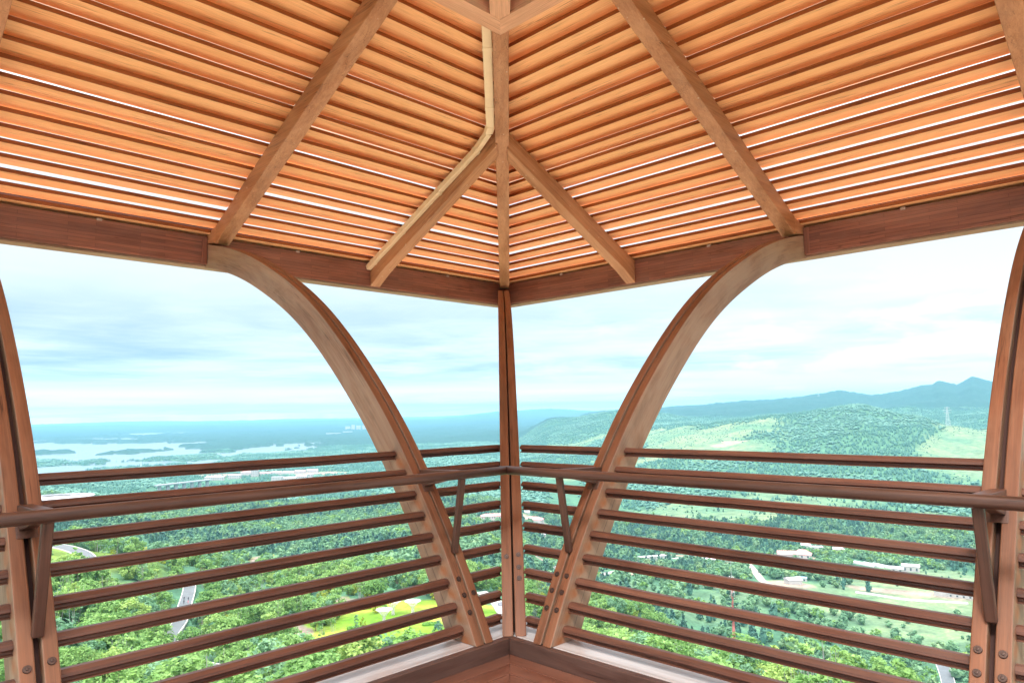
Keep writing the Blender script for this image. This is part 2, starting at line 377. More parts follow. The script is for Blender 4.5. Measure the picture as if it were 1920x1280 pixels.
# hip rafter
mb = MB(); w = .141*.5
def hp(s, off, dz): # s = coordinate along both axes
    return (s+off*.7071, s-off*.7071, rz_(s)+dz)
mb.hexa([hp(3.86, -w, 0), hp(3.86, w, 0), hp(3.86, w, TOPH+.01), hp(3.86, -w, TOPH+.01), hp(YT, -w, 0), hp(YT, w, 0), hp(YT, w, TOPH+.01), hp(YT, -w, TOPH+.01)])
mb.hexa([hp(3.84, -w+.004, .02), hp(3.84, w-.004, .02), hp(3.84, w-.004, TOPH), hp(3.84, -w+.004, TOPH), (YB+.1-w*.7, YB+.1+w*.7, 3.31), (YB+.1+w*.7, YB+.1-w*.7, 3.31), (YB+.1+w*.7, YB+.1-w*.7, 3.38), (YB+.1-w*.7, YB+.1+w*.7, 3.38)])
o = mb.build('hip_rafter', W['rafter'], pav, bevel=.005); fixn(o)
# level tie frame under the upper rafters
ZF = 4.70; FO, FI = .855, .685
mb = MB()
mb.hexa([(-6, FI, ZF), (-6, FO, ZF), (-6, FO, ZF+.19), (-6, FI, ZF+.19), (FI, FI, ZF), (FO, FO, ZF), (FO, FO, ZF+.19), (FI, FI, ZF+.19)])
mb.hexa([(FI, -6, ZF), (FO, -6, ZF), (FO, -6, ZF+.19), (FI, -6, ZF+.19), (FI, FI, ZF), (FO, FO, ZF), (FO, FO, ZF+.19), (FI, FI, ZF+.19)])
o = mb.build('tie_frame', W['frame'], pav); fixn(o)
mb = MB(); w = .083
mb.hexa([(FI+.05-w*.7, FI+.05+w*.7, ZF+.002), (FI+.05+w*.7, FI+.05-w*.7, ZF+.002), (FI+.05+w*.7, FI+.05-w*.7, ZF+.188), (FI+.05-w*.7, FI+.05+w*.7, ZF+.188),
         (-5-w*.7, -5+w*.7, ZF+.002), (-5+w*.7, -5-w*.7, ZF+.002), (-5+w*.7, -5-w*.7, ZF+.188), (-5-w*.7, -5+w*.7, ZF+.188)])
o = mb.build('diagonal_tie', W['frame'], pav); fixn(o)

# roof slats: level louvre boards, one mesh per bay
PITCH = .1525; SW = .229; ST = .038
def slats(fr, a0, a1, y_lo, y_hi, name):
    """boards between stations a0..a1 (a1 None = run to the hip)"""
    mb = MB(); k = 0; y = Y0
    while y > y_lo:
        if y < y_hi:
            z = rz_(y)+TOPH+.004; tl = random.gauss(-.001, .0065); dz = random.gauss(0, .0015); ws = SW+random.gauss(0, .005)
            yo = y+ws; e0 = a0+.0
            i_in = (y-.05 if a1 is None else a1); i_out = (yo-.05 if a1 is None else a1)
            e_in = e_out = a0
            if a1 is None or a1 > a0:
                if i_in-e_in > .05:
                    b = random.uniform(-.004, .004)
                    mb.hexa([fr.p(e_in, y, z+dz), fr.p(e_out, yo, z+tl), fr.p(e_out, yo, z+tl+ST), fr.p(e_in, y, z+dz+ST),
                             fr.p(i_in, y, z+dz+b), fr.p(i_out, yo, z+tl+b), fr.p(i_out, yo, z+tl+ST+b), fr.p(i_in, y, z+dz+ST+b)])
        y -= PITCH; k += 1
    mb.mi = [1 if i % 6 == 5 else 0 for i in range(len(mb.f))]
    o = mb.build(name, [W['slat'], W['slat_edge_shade']], pav, bevel=.0025, seg=1); fixn(o); return o
Y0 = 4.05
slats(L0, -7.0, -4.75, -1.2, 9, 'roof_slats'); slats(L0, -4.72, -2.46, -1.2, 9, 'roof_slats'); slats(L0, -2.44, -.20, -1.2, 9, 'roof_slats'); slats(L0, -.18, None, -.05, 9, 'roof_slats')
slats(R0, -7.0, -4.8, -1.2, 9, 'roof_slats'); slats(R0, -4.78, -2.51, -1.2, 9, 'roof_slats'); slats(R0, -2.49, -.26, -1.2, 9, 'roof_slats'); slats(R0, -.24, None, -.05, 9, 'roof_slats')
# weather deck above the louvres, higher up the slope
COVER_Y = 3.0; CH = .45
mb = MB()
for fr in (L0, R0):
    pA = [fr.p(-8, COVER_Y, rz_(COVER_Y)+CH), fr.p(COVER_Y, COVER_Y, rz_(COVER_Y)+CH), fr.p(YT, YT, rz_(YT)+CH), fr.p(-8, YT, rz_(YT)+CH)]
    mb.add(pA, [(0, 1, 2, 3)])
o = mb.build('roof_deck', W['cover'], pav); fixn(o)

# floor, kerb and sill
mb = MB(); bw = .118
k = 0; e = -.004
while e > -1.7:
    i = e-bw+.006
    for fr in (L0, R0):
        mb.hexa([fr.p(-9, i, -.03), fr.p(-9, e, -.03), fr.p(-9, e, 0), fr.p(-9, i, 0), fr.p(i+.002, i, -.03), fr.p(e-.002, e, -.03), fr.p(e-.002, e, 0), fr.p(i+.002, i, 0)])
    e -= bw
o = mb.build('floor_deck', W['deck'], pav, bevel=.002, seg=1); fixn(o)
W['paving'] = plain('pale_paving', (.74, .62, .50), .7, 0, 1.5, .06)  # pale floor added out of view to bounce light up to the slats
mb = MB(); k = -1.78
for i in range(9):
    for j in range(9): x1 = k-i*.8; y1 = k-j*.8; mb.box((x1-.795, y1-.795, -.03), (x1, y1, -.002))
mb.build('paving', W['paving'], pav)
mb = MB(); mb.box((-9, -9, -.30), (SILL_W-.02, SILL_W-.02, -.034)); mb.build('floor_slab', W['dark'], pav)
for fr in (L0, R0):
    mb = MB()
    mb.hexa([fr.p(-9, 0, -.03), fr.p(-9, .05, -.03), fr.p(-9, .05, KZ-.002), fr.p(-9, 0, KZ-.002), fr.p(0, 0, -.03), fr.p(.05, .05, -.03), fr.p(.05, .05, KZ-.002), fr.p(0, 0, KZ-.002)])
    o = mb.build('kerb_board', W['kerb'], pav, bevel=.004); fixn(o)
    mb = MB()
    mb.hexa([fr.p(-9, .052, -.03), fr.p(-9, SILL_W, -.03), fr.p(-9, SILL_W, KZ), fr.p(-9, .052, KZ), fr.p(.052, .052, -.03), fr.p(SILL_W, SILL_W, -.03), fr.p(SILL_W, SILL_W, KZ), fr.p(.052, .052, KZ)])
    o = mb.build('sill', W['sill'], pav, bevel=.004); fixn(o)

# unseen stone slab one storey down, added to bounce warm light onto the roof
W['terrace'] = plain('bounce_slab_stone', (.72, .56, .44), .8, 0, .8, .08)
mb = MB(); mb.box((-14, -14, -30), (7.0, 7.0, -2.95)); mb.build('terrace_base', W['terrace'], pav)
mb = MB()
for i in range(14):
    for j in range(14): x1 = 7.0-i*1.5; y1 = 7.0-j*1.5; mb.box((x1-1.49, y1-1.49, -2.946), (x1, y1, -2.90))
mb.build('terrace_paving', W['terrace'], pav)
# balustrades
RAILS = [(1.205, .818), (1.085, .704), (.95, .594), (.823, .504), (.695, .417), (.561, .338), (.426, .261), (.294, .187), (.168, .130)]
def rail_mesh(fr, a0, a1, z, y):
    mb = MB(); h = .0285; d = .052
    ang = R_(14)
    pr = []
    sec = [(0, .0), (.07, .45), (.36, 1), (1, 1), (1, -1), (.14, -1), (.14, -.86), (.46, -.72), (.46, -.3)]
    for (u, v) in sec:
        uu = u*d; vv = v*h; pr.append((y+uu*math.cos(ang)-vv*math.sin(ang)*-.25, z+vv+uu*math.sin(ang)*0))
    n = 8; secs = []
    for t in np.linspace(0, 1, n):
        a = a0+(a1-a0)*t; wz = random.gauss(0, .0008)
        secs.append([fr.p(a, o, zz+wz) for o, zz in pr])
    mb.sweep(secs); return mb
HY, HZ = .20, 1.103
for fr, pa, pb, lab in ((L0, -.187, -2.455, 'left wooden balustrade of nine level rails with lower handrail, lake side'), (R0, -.25, -2.515, 'right wooden balustrade of nine level rails with lower handrail, mountain side')):
    bal = empty('balustrade', (0, 0, 0), label=lab, cat='balustrade', group='balustrades around the pavilion floor')
    for z, y in RAILS:
        for a0, a1 in ((pb+.071, pa-.071), (pa+.071, y-.055 if fr is L0 else y-.14), (-6.5, pb-.071)):
            o = rail_mesh(fr, a0, a1, z, y).build('rail', W['rail'], bal, bevel=.004); fixn(o)
    # handrail, rounded, mitred at the corner
    mb = MB(); secs = []
    c = [(math.cos(t)*.031, math.sin(t)*.029) for t in np.linspace(0, 2*math.pi, 16, endpoint=False)]
    c = [(max(-.028, min(.028, a)), max(-.029, b)) for a, b in c]
    for t in np.linspace(0, 1, 12):
        secs.append([fr.p(-6.5+(HY+o_+6.5)*t, HY+o_, HZ+z_) for o_, z_ in c])
    mb.sweep(secs); hr = mb.build('handrail', W['hand'], bal, smooth=False); fixn(hr)
    for p in hr.data.polygons: p.use_smooth = len(p.vertices) == 4
    for a in (pa, pb):
        br = empty('handrail_bracket', (0, 0, 0)); br.parent = bal
        mb = MB(); w = .024 if a == pa else .03
        # strut from the handrail down to the post groove
        mb.beam(fr.p(a, HY+.018, HZ-.02), fr.p(a, prof_y(.60)+.0, .605), .045, .03, up=fr.p(0, 1, .4)); o = mb.build('strut', W['hand'], br, bevel=.006); fixn(o)
        mb = MB()   # arm above
        yo = prof_y(1.05)
        mb.hexa([fr.p(a-w, HY-.005, HZ-.01), fr.p(a+w, HY-.005, HZ-.01), fr.p(a+w, HY-.005, HZ+.026), fr.p(a-w, HY-.005, HZ+.026),
                 fr.p(a-w, yo, 1.0), fr.p(a+w, yo, 1.0), fr.p(a+w, yo+.03, 1.115), fr.p(a-w, yo+.03, 1.115)])
        o = mb.build('arm', W['hand'], br, bevel=.005); fixn(o)
        mb = MB(); y9 = prof_y(.985)
        mb.hexa([fr.p(a-.042, y9-.012, .975), fr.p(a+.042, y9-.012, .975), fr.p(a+.042, y9+.02, .975), fr.p(a-.042, y9+.02, .975),
                 fr.p(a-.042, prof_y(1.07)-.012, 1.06), fr.p(a+.042, prof_y(1.07)-.012, 1.06), fr.p(a+.042, prof_y(1.07)+.02, 1.06), fr.p(a-.042, prof_y(1.07)+.02, 1.06)])
        o = mb.build('mounting_plate', W['hand'], br, bevel=.003); fixn(o)

# cable duct along the hip and the left jack rafter
duct = empty('cable_duct', (0, 0, 0), label='cream plastic cable duct bent along the hip and the left short rafter', cat='cable duct')
def ductseg(a, b, w, h, up):
    mb = MB(); mb.beam(a, b, w, h, up); o = mb.build('duct_section', W['cream'], duct, bevel=.004); fixn(o)
    return o
def hipd(s): return np.array([s-.118*.7071, s+.118*.7071, rz_(s)+.075])
def jackd(y): return np.array([1.83-.07-.036, y, rz_(y)+.135])
js = [hipd(.74), hipd(1.02), hipd(1.52), hipd(1.70)]
ups = (.43, .43, .9)
for a, b in zip(js[:-1], js[1:]): ductseg(a+(b-a)*.004, b, .085, .055, (.3, .3, .9))
kk = [np.array([1.66, 1.86, rz_(1.8)+.085]), jackd(2.12), jackd(2.75), jackd(3.42), jackd(4.0), jackd(YB-.01)]
ductseg(js[-1]-(0, 0, 0), kk[0], .085, .055, (0, .43, .9))
for a, b in zip(kk[:-1], kk[1:]): ductseg(a, b, .062, .062, (0, .43, .9))
for p, q in ((js[1], js[2]), (js[2], js[3])):
    d = _n(q-p); mb = MB(); mb.beam(p-d*.02, p+d*.02, .093, .063, (.3, .3, .9)); o = mb.build('duct_coupling', W['cream'], duct, bevel=.003); fixn(o)
for p, q in zip(kk[1:-1], kk[2:]):
    d = _n(q-p); mb = MB(); mb.beam(p-d*.018, p+d*.018, .07, .07, (0, .43, .9)); o = mb.build('duct_coupling', W['cream'], duct, bevel=.003); fixn(o)
# ------------------------------------------------------------------ land: height function
def _hash(ix, iy, s):
    h = (ix.astype(np.int64)*374761393+iy.astype(np.int64)*668265263+s*982451653) & 0x7fffffff
    h = ((h ^ (h >> 13))*1274126177) & 0x7fffffff
    return ((h ^ (h >> 16)) & 0xffff)/65535.0
def vnoise(x, y, s=0):
    x0 = np.floor(x); y0 = np.floor(y); fx = x-x0; fy = y-y0; fx = fx*fx*fx*(fx*(fx*6-15)+10); fy = fy*fy*fy*(fy*(fy*6-15)+10)
    a = _hash(x0, y0, s); b = _hash(x0+1, y0, s); c = _hash(x0, y0+1, s); d = _hash(x0+1, y0+1, s)
    return (a*(1-fx)+b*fx)*(1-fy)+(c*(1-fx)+d*fx)*fy
def fbm(x, y, oct=5, s=0, g=.5):
    t = 0; a = 1; n = 0; c_, s_ = math.cos(.7), math.sin(.7)
    for o in range(oct):
        t = t+a*vnoise(x, y, s+o*17); n += a; a *= g; x, y = (x*c_-y*s_)*2.03+13.1, (x*s_+y*c_)*2.03+7.7
    return t/n*2-1
FW = np.array([RM[0]@np.array([0, 0, -1.]), RM[1]@np.array([0, 0, -1.])]); FW /= np.linalg.norm(FW); YAW = math.atan2(FW[1], FW[0])
def to_view(x, y):
    dx = np.asarray(x, float)-CAM[0]; dy = np.asarray(y, float)-CAM[1]; r = np.hypot(dx, dy)+1e-6
    az = YAW-np.arctan2(dy, dx); az = (az+math.pi) % (2*math.pi)-math.pi
    return az, r
def az2X(az): return 960+1327*np.tan(np.clip(az, -1.15, 1.15))
def X2az(X): return math.atan((X-960)/1327)
def yh(X): return 785.6-.01612*X
def zy(X, y, r):
    q = wray(X, y); return CAM[2]+r*q[2]/math.hypot(q[0], q[1])
LAKE = -197.0
NEAR = [(0, -26), (60, -33), (130, -46)]
def yy(*a): return [('y', r, v) for r, v in a]
TB = {
 100: NEAR+yy((250, 1125), (320, 1060), (390, 1012))+[(480, -112)]+yy((700, 1003), (1000, 960), (1600, 917), (2300, 893))+[(2800, -203), (9000, -190), (26000, -185)],
 250: NEAR+yy((200, 1230), (300, 1120), (395, 1022))+[(500, -118)]+yy((700, 1015), (1000, 970), (1600, 920), (2300, 894))+[(2800, -200), (9000, -190), (26000, -185)],
 350: NEAR+yy((180, 1285), (240, 1230), (310, 1160), (400, 1048))+[(520, -122)]+yy((700, 1030), (1000, 985), (1600, 927), (2300, 893))+[(2900, -196), (9000, -190), (26000, -185)],
 480: NEAR+yy((180, 1290), (235, 1235), (330, 1140), (430, 1066))+[(540, -125)]+yy((700, 1032), (1000, 985), (1600, 925), (2300, 890))+[(3000, -194), (9000, -190), (26000, -185)],
 620: NEAR+[(190, -74), (300, -80)]+yy((340, 1105), (450, 1068), (700, 1015), (1000, 975), (1600, 920), (2400, 885))+[(3200, -190), (9000, -188), (26000, -180)],
 800: NEAR+[(190, -74), (310, -79)]+yy((370, 1090), (600, 1018), (900, 975), (1500, 920), (2500, 872), (4000, 838))+[(7000, -190), (26000, -175)],
 950: NEAR+[(190, -74), (290, -80)]+yy((400, 1095), (600, 1040), (900, 990), (1400, 935), (2200, 885), (3500, 848), (5000, 817))+[(7500, -170), (12000, -130), (15000, -20), (26000, -100)],
 1050: NEAR+[(190, -72), (290, -92)]+yy((450, 1108), (700, 1058), (1000, 1015), (1500, 955), (2200, 893), (3000, 845), (3800, 803), (4400, 780))+[(5500, -150), (9000, -150), (13000, -100), (15500, 60), (26000, -100)],
 1150: NEAR+[(190, -72), (290, -92)]+yy((450, 1115), (700, 1065), (1000, 1020), (1400, 965), (1900, 898), (2600, 845), (3400, 802), (4000, 770))+[(5000, -120), (6500, -20), (9000, -100), (15500, 70), (26000, -100)],
 1300: NEAR+[(190, -74), (290, -100), (430, -138)]+yy((650, 1088), (900, 1042), (1200, 985), (1700, 900), (2200, 840), (2700, 806), (2950, 795))+[(3400, -80)]+yy((5000, 785), (6500, 763))+[(8000, -50), (15500, 110), (26000, -100)],
 1450: NEAR+[(190, -78), (290, -108), (430, -145)]+yy((650, 1095), (900, 1050), (1200, 985), (1600, 908), (2000, 850), (2400, 806), (2720, 779))+[(3200, -60)]+yy((4800, 780), (6500, 749))+[(8000, -50), (15500, 110), (26000, -100)],
 1600: NEAR+[(190, -82), (290, -118), (430, -150)]+yy((700, 1098), (1000, 1040), (1300, 970), (1700, 888), (2100, 830), (2500, 780), (2750, 753))+[(3200, -70)]+yy((4600, 775), (6200, 740))+[(8000, -50), (26000, -100)],
 1700: NEAR+[(190, -85), (290, -122), (430, -156)]+yy((700, 1105), (1000, 1045), (1300, 980), (1700, 900), (2100, 838), (2500, 795), (2700, 776))+[(3200, -90)]+yy((4600, 770), (6200, 729))+[(8000, -50), (26000, -100)],
 1780: NEAR+[(190, -88), (290, -125), (430, -160)]+yy((700, 1110), (1000, 1050), (1300, 985), (1700, 908), (2100, 850), (2500, 811), (2720, 797))+[(3300, -110)]+yy((4600, 765), (6200, 719))+[(8000, -50), (26000, -100)],
 1840: NEAR+[(190, -90), (290, -127), (430, -162)]+yy((700, 1110), (1000, 1052), (1300, 988), (1700, 912), (2100, 855), (2500, 818), (2720, 806))+[(3300, -110)]+yy((4600, 760), (6200, 710))+[(8000, -50), (26000, -100)],
 1950: NEAR+[(190, -90), (290, -127), (430, -162)]+yy((700, 1110), (1000, 1052), (1300, 990), (1700, 915), (2100, 860), (2500, 825), (2720, 815))+[(3300, -110)]+yy((4600, 765), (6200, 722))+[(8000, -50), (26000, -100)],
}
_Xk = np.array(sorted(TB)); _rk = np.geomspace(20, 26000, 260); _tab = []
for X in _Xk:
    rr = []; zz = []
    for e in TB[int(X)]:
        if e[0] == 'y': rr.append(e[1]); zz.append(zy(X, e[2], e[1]))
        else: rr.append(e[0]); zz.append(e[1])
    z = np.interp(_rk, rr, zz)
    for _ in range(3): z[1:-1] = .25*z[:-2]+.5*z[1:-1]+.25*z[2:]
    _tab.append(z)
_tab = np.array(_tab); _lr = np.log(_rk)
def lake_mask(X, r):
    """>0 where the lake lies (X = picture column of the bearing, r = distance)"""
    y = yh(X)+263400.0/np.maximum(r, 400)
    b = 1-((X-120)/285)**2-((y-851)/33)**2
    b2 = 1-((X-520)/80)**2-((y-838-(X-520)*-.06)/9)**2
    b3 = 1-((X-400)/70)**2-((y-855+(X-400)*.18)/7)**2
    m = np.maximum(np.maximum(b, b2*.8), b3*.7)
    for (cx, cyy, a, c) in ((275, 809, 46, 2.2), (345, 809, 26, 1.8), (378, 827, 18, 3.5), (235, 812, 60, 1.5), (480, 812, 30, 1.2), (300, 833, 70, 3)):
        m = np.maximum(m, .8*(1-((X-cx)/a)**2-((y-cyy)/c)**2))
    return m
_RP = [(1000, 775), (1130, 772), (1200, 767), (1250, 765), (1300, 762), (1345, 757), (1400, 753), (1450, 750), (1500, 745), (1540, 739), (1570, 733), (1600, 738), (1630, 742), (1660, 739), (1700, 731), (1725, 724), (1745, 722), (1758, 716), (1775, 719), (1790, 723), (1808, 715), (1822, 708), (1836, 712), (1850, 717), (1900, 722), (2100, 730)]
_RX = np.array([a for a, b in _RP]); _RZ = np.array([zy(a, b, 6200) for a, b in _RP])
def terrain(x, y, detail=True):
    az, r = to_view(x, y); X = az2X(az)
    Xc = np.clip(X, _Xk[0], _Xk[-1]); k = np.clip(np.searchsorted(_Xk, Xc)-1, 0, len(_Xk)-2); t = (Xc-_Xk[k])/(_Xk[k+1]-_Xk[k]); t = t*t*(3-2*t)
    u = (np.log(np.clip(r, 20, 26000))-_lr[0])/(_lr[1]-_lr[0]); j = np.clip(u.astype(int), 0, len(_rk)-2); v = u-j
    za = _tab[k, j]*(1-v)+_tab[k, j+1]*v; zb = _tab[k+1, j]*(1-v)+_tab[k+1, j+1]*v
    z = za*(1-t)+zb*t
    xx = np.asarray(x, float); yv = np.asarray(y, float)
    lawn = np.exp(-((r-250)/75)**6)*(1/(1+np.exp(-(X-560)/12)))*(1/(1+np.exp((X-1010)/12)))
    amp = np.interp(r, [0, 150, 300, 500, 900, 1800, 3000, 6000, 26000], [0, 1, 2, 4, 8, 14, 18, 30, 30])
    hill = 1/(1+np.exp(-(X-960)/60)); amp = amp*(.55+.45*hill); 
    n = fbm(xx/230., yv/230., 6, 3); rg = 1-2*np.abs(fbm(xx/620., yv/620., 4, 9)); 
    mt = np.clip((r-3300)/900, 0, 1)*hill
    z = z+amp*(1-lawn)*(n*.75+(rg-.4)*.5*(r > 800))
    rg2 = 1-2*np.abs(fbm(xx/1500., yv/1500., 6, 29, .55)); z = z+mt*(rg2-.55)*55*np.clip(1-np.abs(r-6200)/1100*-.0, 0, 1)*np.where(r < 5600, 1, .25)
    zr = np.interp(X, _RX, _RZ); tent = np.clip(1-np.abs(r-6200)/2600, 0, 1)**1.15; keepr = np.clip((X-1010)/120, 0, 1)*(r > 3700)
    z = np.where(keepr > 0, z*(1-keepr)+keepr*np.maximum(np.minimum(z, -60+(r < 4300)*400), -110+(zr+110)*tent+(rg2-.6)*46*np.clip(np.abs(r-6200)/700, 0, 1)*(tent > .05)+5*fbm(xx/90., yv/90., 3, 61)), z)
    far = np.clip((r-7000)/4000, 0, 1)*(1-hill); z = z+far*(np.maximum(fbm(xx/2600., yv/2600., 5, 41), -.1)*45+8)
    # lake basin
    lm = lake_mask(X, r); wl = np.clip(lm*1.1+.45, 0, 1.2)*(lm > -1.6)
    ln = fbm(xx/430., yv/430., 6, 77, .6)
    reg = (r > 2300) & (X < 700)
    wat = np.minimum(lm*1.1, .58)+ln*2.1+.10*(lm > -.3)-.14*(lm < -.3)
    wat = np.where(r < 2500, -1, wat)
    zl = np.where(wat > 0, LAKE-3-4*np.minimum(wat, 1), LAKE+np.minimum(-wat*26, 10+6*n))
    bl = np.clip((r-2350)/300, 0, 1)*np.clip((760-X)/100, 0, 1)*np.clip((11500-r)/2500, 0, 1)
    z = z*(1-bl)+zl*bl
    return z
def at(px, py, lift=0.0, rmin=40, rmax=25000):
    """the point of the land seen at picture position px, py"""
    q = wray(px, py); h = math.hypot(q[0], q[1]); q = q/h
    rs = np.geomspace(rmin, rmax, 2600); P = CAM[:, None]+q[:, None]*rs
    T = terrain(P[0], P[1]); idx = np.nonzero(P[2] < T)[0]
    i = idx[0] if len(idx) else len(rs)-1
    a, b = rs[max(0, i-1)], rs[i]
    for _ in range(18):
        c = (a+b)/2; p = CAM+q*c
        if p[2] < float(terrain(np.array([p[0]]), np.array([p[1]]))[0]): b = c
        else: a = c
    p = CAM+q*b; return np.array([p[0], p[1], p[2]+lift])
def tz(x, y): return float(terrain(np.array([x]), np.array([y]))[0])
def dist(p): return math.hypot(p[0]-CAM[0], p[1]-CAM[1])

# ---- roads (picture columns/rows of their centre lines, read off the photograph)
ROADS = [
 ('hill_road', [(352, 1082), (357, 1100), (351, 1123), (345, 1138), (340, 1163), (327, 1187), (312, 1210), (318, 1226), (338, 1238), (362, 1248), (388, 1258), (412, 1262)], 4.6, 'asphalt', True),
 ('ridge_road', [(104, 1026), (122, 1030), (140, 1036), (156, 1044), (163, 1053)], 6.0, 'asphalt', True),
 ('park_path', [(440, 1262), (480, 1267), (520, 1270), (548, 1272), (600, 1278)], 2.4, 'pale', False),
 ('park_drive', [(902, 1112), (922, 1122), (934, 1134), (946, 1152), (962, 1172)], 5.5, 'pale', False),
 ('bend_road', [(1205, 1182), (1226, 1184), (1240, 1190), (1251, 1199), (1260, 1211), (1265, 1226), (1267, 1243)], 6.0, 'asphalt', True),
 ('valley_road', [(1756, 1232), (1765, 1242), (1771, 1256), (1776, 1272), (1780, 1290)], 6.5, 'asphalt', True),
 ('dirt_track', [(1392, 1048), (1404, 1058), (1414, 1070), (1422, 1080), (1430, 1090), (1448, 1098)], 7.0, 'dirt', False),
 ('village_lane', [(1604, 1110), (1640, 1114), (1680, 1122), (1720, 1126), (1765, 1127), (1815, 1131)], 6.0, 'pale', False),
 ('lower_lane', [(1262, 1047), (1290, 1043), (1325, 1040)], 6.0, 'pale', False),
 ('field_lane', [(1092, 1082), (1120, 1080), (1150, 1072), (1180, 1068)], 7.0, 'pale', False),
]
road_pts = []; road_lines = []
for nm, px, w, kind, kerb in ROADS:
    P = np.array([at(a, b) for a, b in px]); d = np.r_[0, np.cumsum(np.linalg.norm(np.diff(P[:, :2], axis=0), axis=1))]
    n = max(12, int(d[-1]/3)); t = np.linspace(0, d[-1], n); Q = np.c_[np.interp(t, d, P[:, 0]), np.interp(t, d, P[:, 1])]
    for _ in range(10): Q[1:-1] = .25*Q[:-2]+.5*Q[1:-1]+.25*Q[2:]
    road_lines.append(Q); road_pts.append(Q)
# ---- clearings: (px, py, radius across, radius along view)
DIRT = [(1478, 1094, 24, 22), (1378, 1100, 26, 12), (1450, 1095, 20, 10), (1300, 1043, 30, 9), (1355, 1055, 24, 10), (1680, 1108, 40, 14), (1790, 1118, 26, 14), (1230, 1052, 36, 14),
        (492, 1048, 12, 20), (700, 885, 0, 0), (1050, 1062, 30, 9), (645, 1130, 6, 8), (563, 1182, 5, 9), (1485, 1047, 44, 20), (480, 892, 190, 150), (570, 888, 150, 110), (920, 975, 60, 26), (1000, 976, 40, 26), (110, 935, 46, 40), (1170, 1075, 30, 12), (1000, 972, 40, 20), (1365, 832, 60, 40)]
CLR = []
for a, b, rx, ry in DIRT:
    if rx: p = at(a, b); CLR.append((p, rx, ry))
def clearing(x, y):
    az, r = to_view(x, y); m = np.full(np.shape(az), -9.)
    for p, rx, ry in CLR:
        pa, pr = to_view(p[0], p[1]); m = np.maximum(m, 1-((az-pa)*pr/rx)**2-((r-pr)/ry)**2)
    return m
def forest_density(x, y):
    az, r = to_view(x, y); X = az2X(az); xx = np.asarray(x, float); yv = np.asarray(y, float)
    n = fbm(xx/190., yv/190., 5, 101); n2 = fbm(xx/620., yv/620., 4, 131); n3 = fbm(xx/60., yv/60., 3, 151)
    d = np.full(np.shape(az), .95)
    hill = 1/(1+np.exp(-(X-990)/40))
    yv_ = yh(X)-(terrain(x, y)-1.5)*1327/r     # picture row
    # open grassy slopes on the right hand hills
    g = hill*np.clip((r-900)/900, 0, 1)*np.clip((3400-r)/300, 0, 1)
    d = d-g*np.clip(.1+n2*1.5+n*.9, 0, 1)*1.2
    wood_ = np.exp(-(((X-1600)/150)**2+((yv_-800)/45)**2)**1.5)*(r > 1900); d = np.maximum(d, wood_*1.5*(n*.5+.8))
    bare = np.exp(-(((X-1800)/75)**2+((yv_-840)/34)**2)**2)*(r > 1500)*(r < 2800); d = d-bare*1.3
    bare = np.exp(-(((X-1420-(yv_-800)*-1.5)/70)**2+((yv_-835)/9)**2)**2)*(r > 1500); d = d-bare*1.2
    # valley floor: patchwork
    g = hill*np.clip((r-420)/200, 0, 1)*np.clip((1500-r)/300, 0, 1); d = d-g*np.clip(n*2.2+.35, 0, 1)*.8
    # left slope near the road: shrubs
    g = (1-hill)*np.clip((r-150)/80, 0, 1)*np.clip((420-r)/40, 0, 1)*np.clip((360-X)/60, 0, 1); d = d-g*np.clip(n3*1.8+.2, 0, 1)*.75
    lawn = (r > 182)*(r < 318)*(X > 575)*(X < 1040)*(1.0); d = np.where((lawn > 0)&(fbm(xx/14., yv/14., 3, 5)+(r-200)*.003 < .42+.5*(X > 640)*(X < 960)), -.5, d)
    d = np.where(clearing(x, y) > 0, -1, d)
    return d

# ---- land mesh
def polar_grid(azs, rs, zoff=0.0):
    A, Rr = np.meshgrid(azs, rs); x = CAM[0]+Rr*np.cos(YAW-A); y = CAM[1]+Rr*np.sin(YAW-A)
    return x, y
azs = np.r_[np.linspace(-math.pi, -.92, 24, endpoint=False), np.linspace(-.92, -.72, 30, endpoint=False), np.linspace(-.72, .72, 760, endpoint=False), np.linspace(.72, .92, 30, endpoint=False), np.linspace(.92, math.pi, 24)]
rs = np.r_[3, 12, np.geomspace(22, 26000, 520)]
gx, gy = polar_grid(azs, rs); gz = terrain(gx, gy)
fd = forest_density(gx, gy)
az_, r_ = to_view(gx, gy); X_ = az2X(az_)
# distant woodland: crown-sized relief where single trees are no longer placed
bump = np.clip((r_-4200)/600, 0, 1)*(gz > LAKE+.5)*(fd > .3)
gz = gz+bump*(6+8*vnoise(gx/26., gy/26., 5)+3*vnoise(gx/11., gy/11., 8))
nr, na = gx.shape
me = bpy.data.meshes.new('hills'); V = np.c_[gx.ravel(), gy.ravel(), gz.ravel()]
i = np.arange(nr-1)[:, None]*na+np.arange(na-1)[None, :]
Fq = np.stack([i, i+1, i+1+na, i+na], -1).reshape(-1, 4)[:, ::-1]
me.vertices.add(len(V)); me.vertices.foreach_set('co', V.astype('f').ravel())
me.loops.add(Fq.size); me.loops.foreach_set('vertex_index', Fq.astype('i').ravel()); me.polygons.add(len(Fq)); me.polygons.foreach_set('loop_start', np.arange(0, Fq.size, 4, dtype='i'))
me.polygons.foreach_set('use_smooth', np.ones(len(Fq), bool)); me.update(calc_edges=True)
fr_ = np.clip(fd, 0, 1); cl_ = clearing(gx, gy); n_a = fbm(gx/85., gy/85., 4, 211); n_b = fbm(gx/20., gy/20., 3, 231)
cforest = np.array([.018, .060, .048]); cfield = np.array([.08, .165, .10]); cyel = np.array([.155, .205, .12]); clawn = np.array([.24, .29, .05]); cdirt = np.array([.25, .20, .175]); cpale = np.array([.30, .40, .20])
t = np.clip(.5+n_a, 0, 1)[..., None]; field = cfield*(1-t)+cyel*t
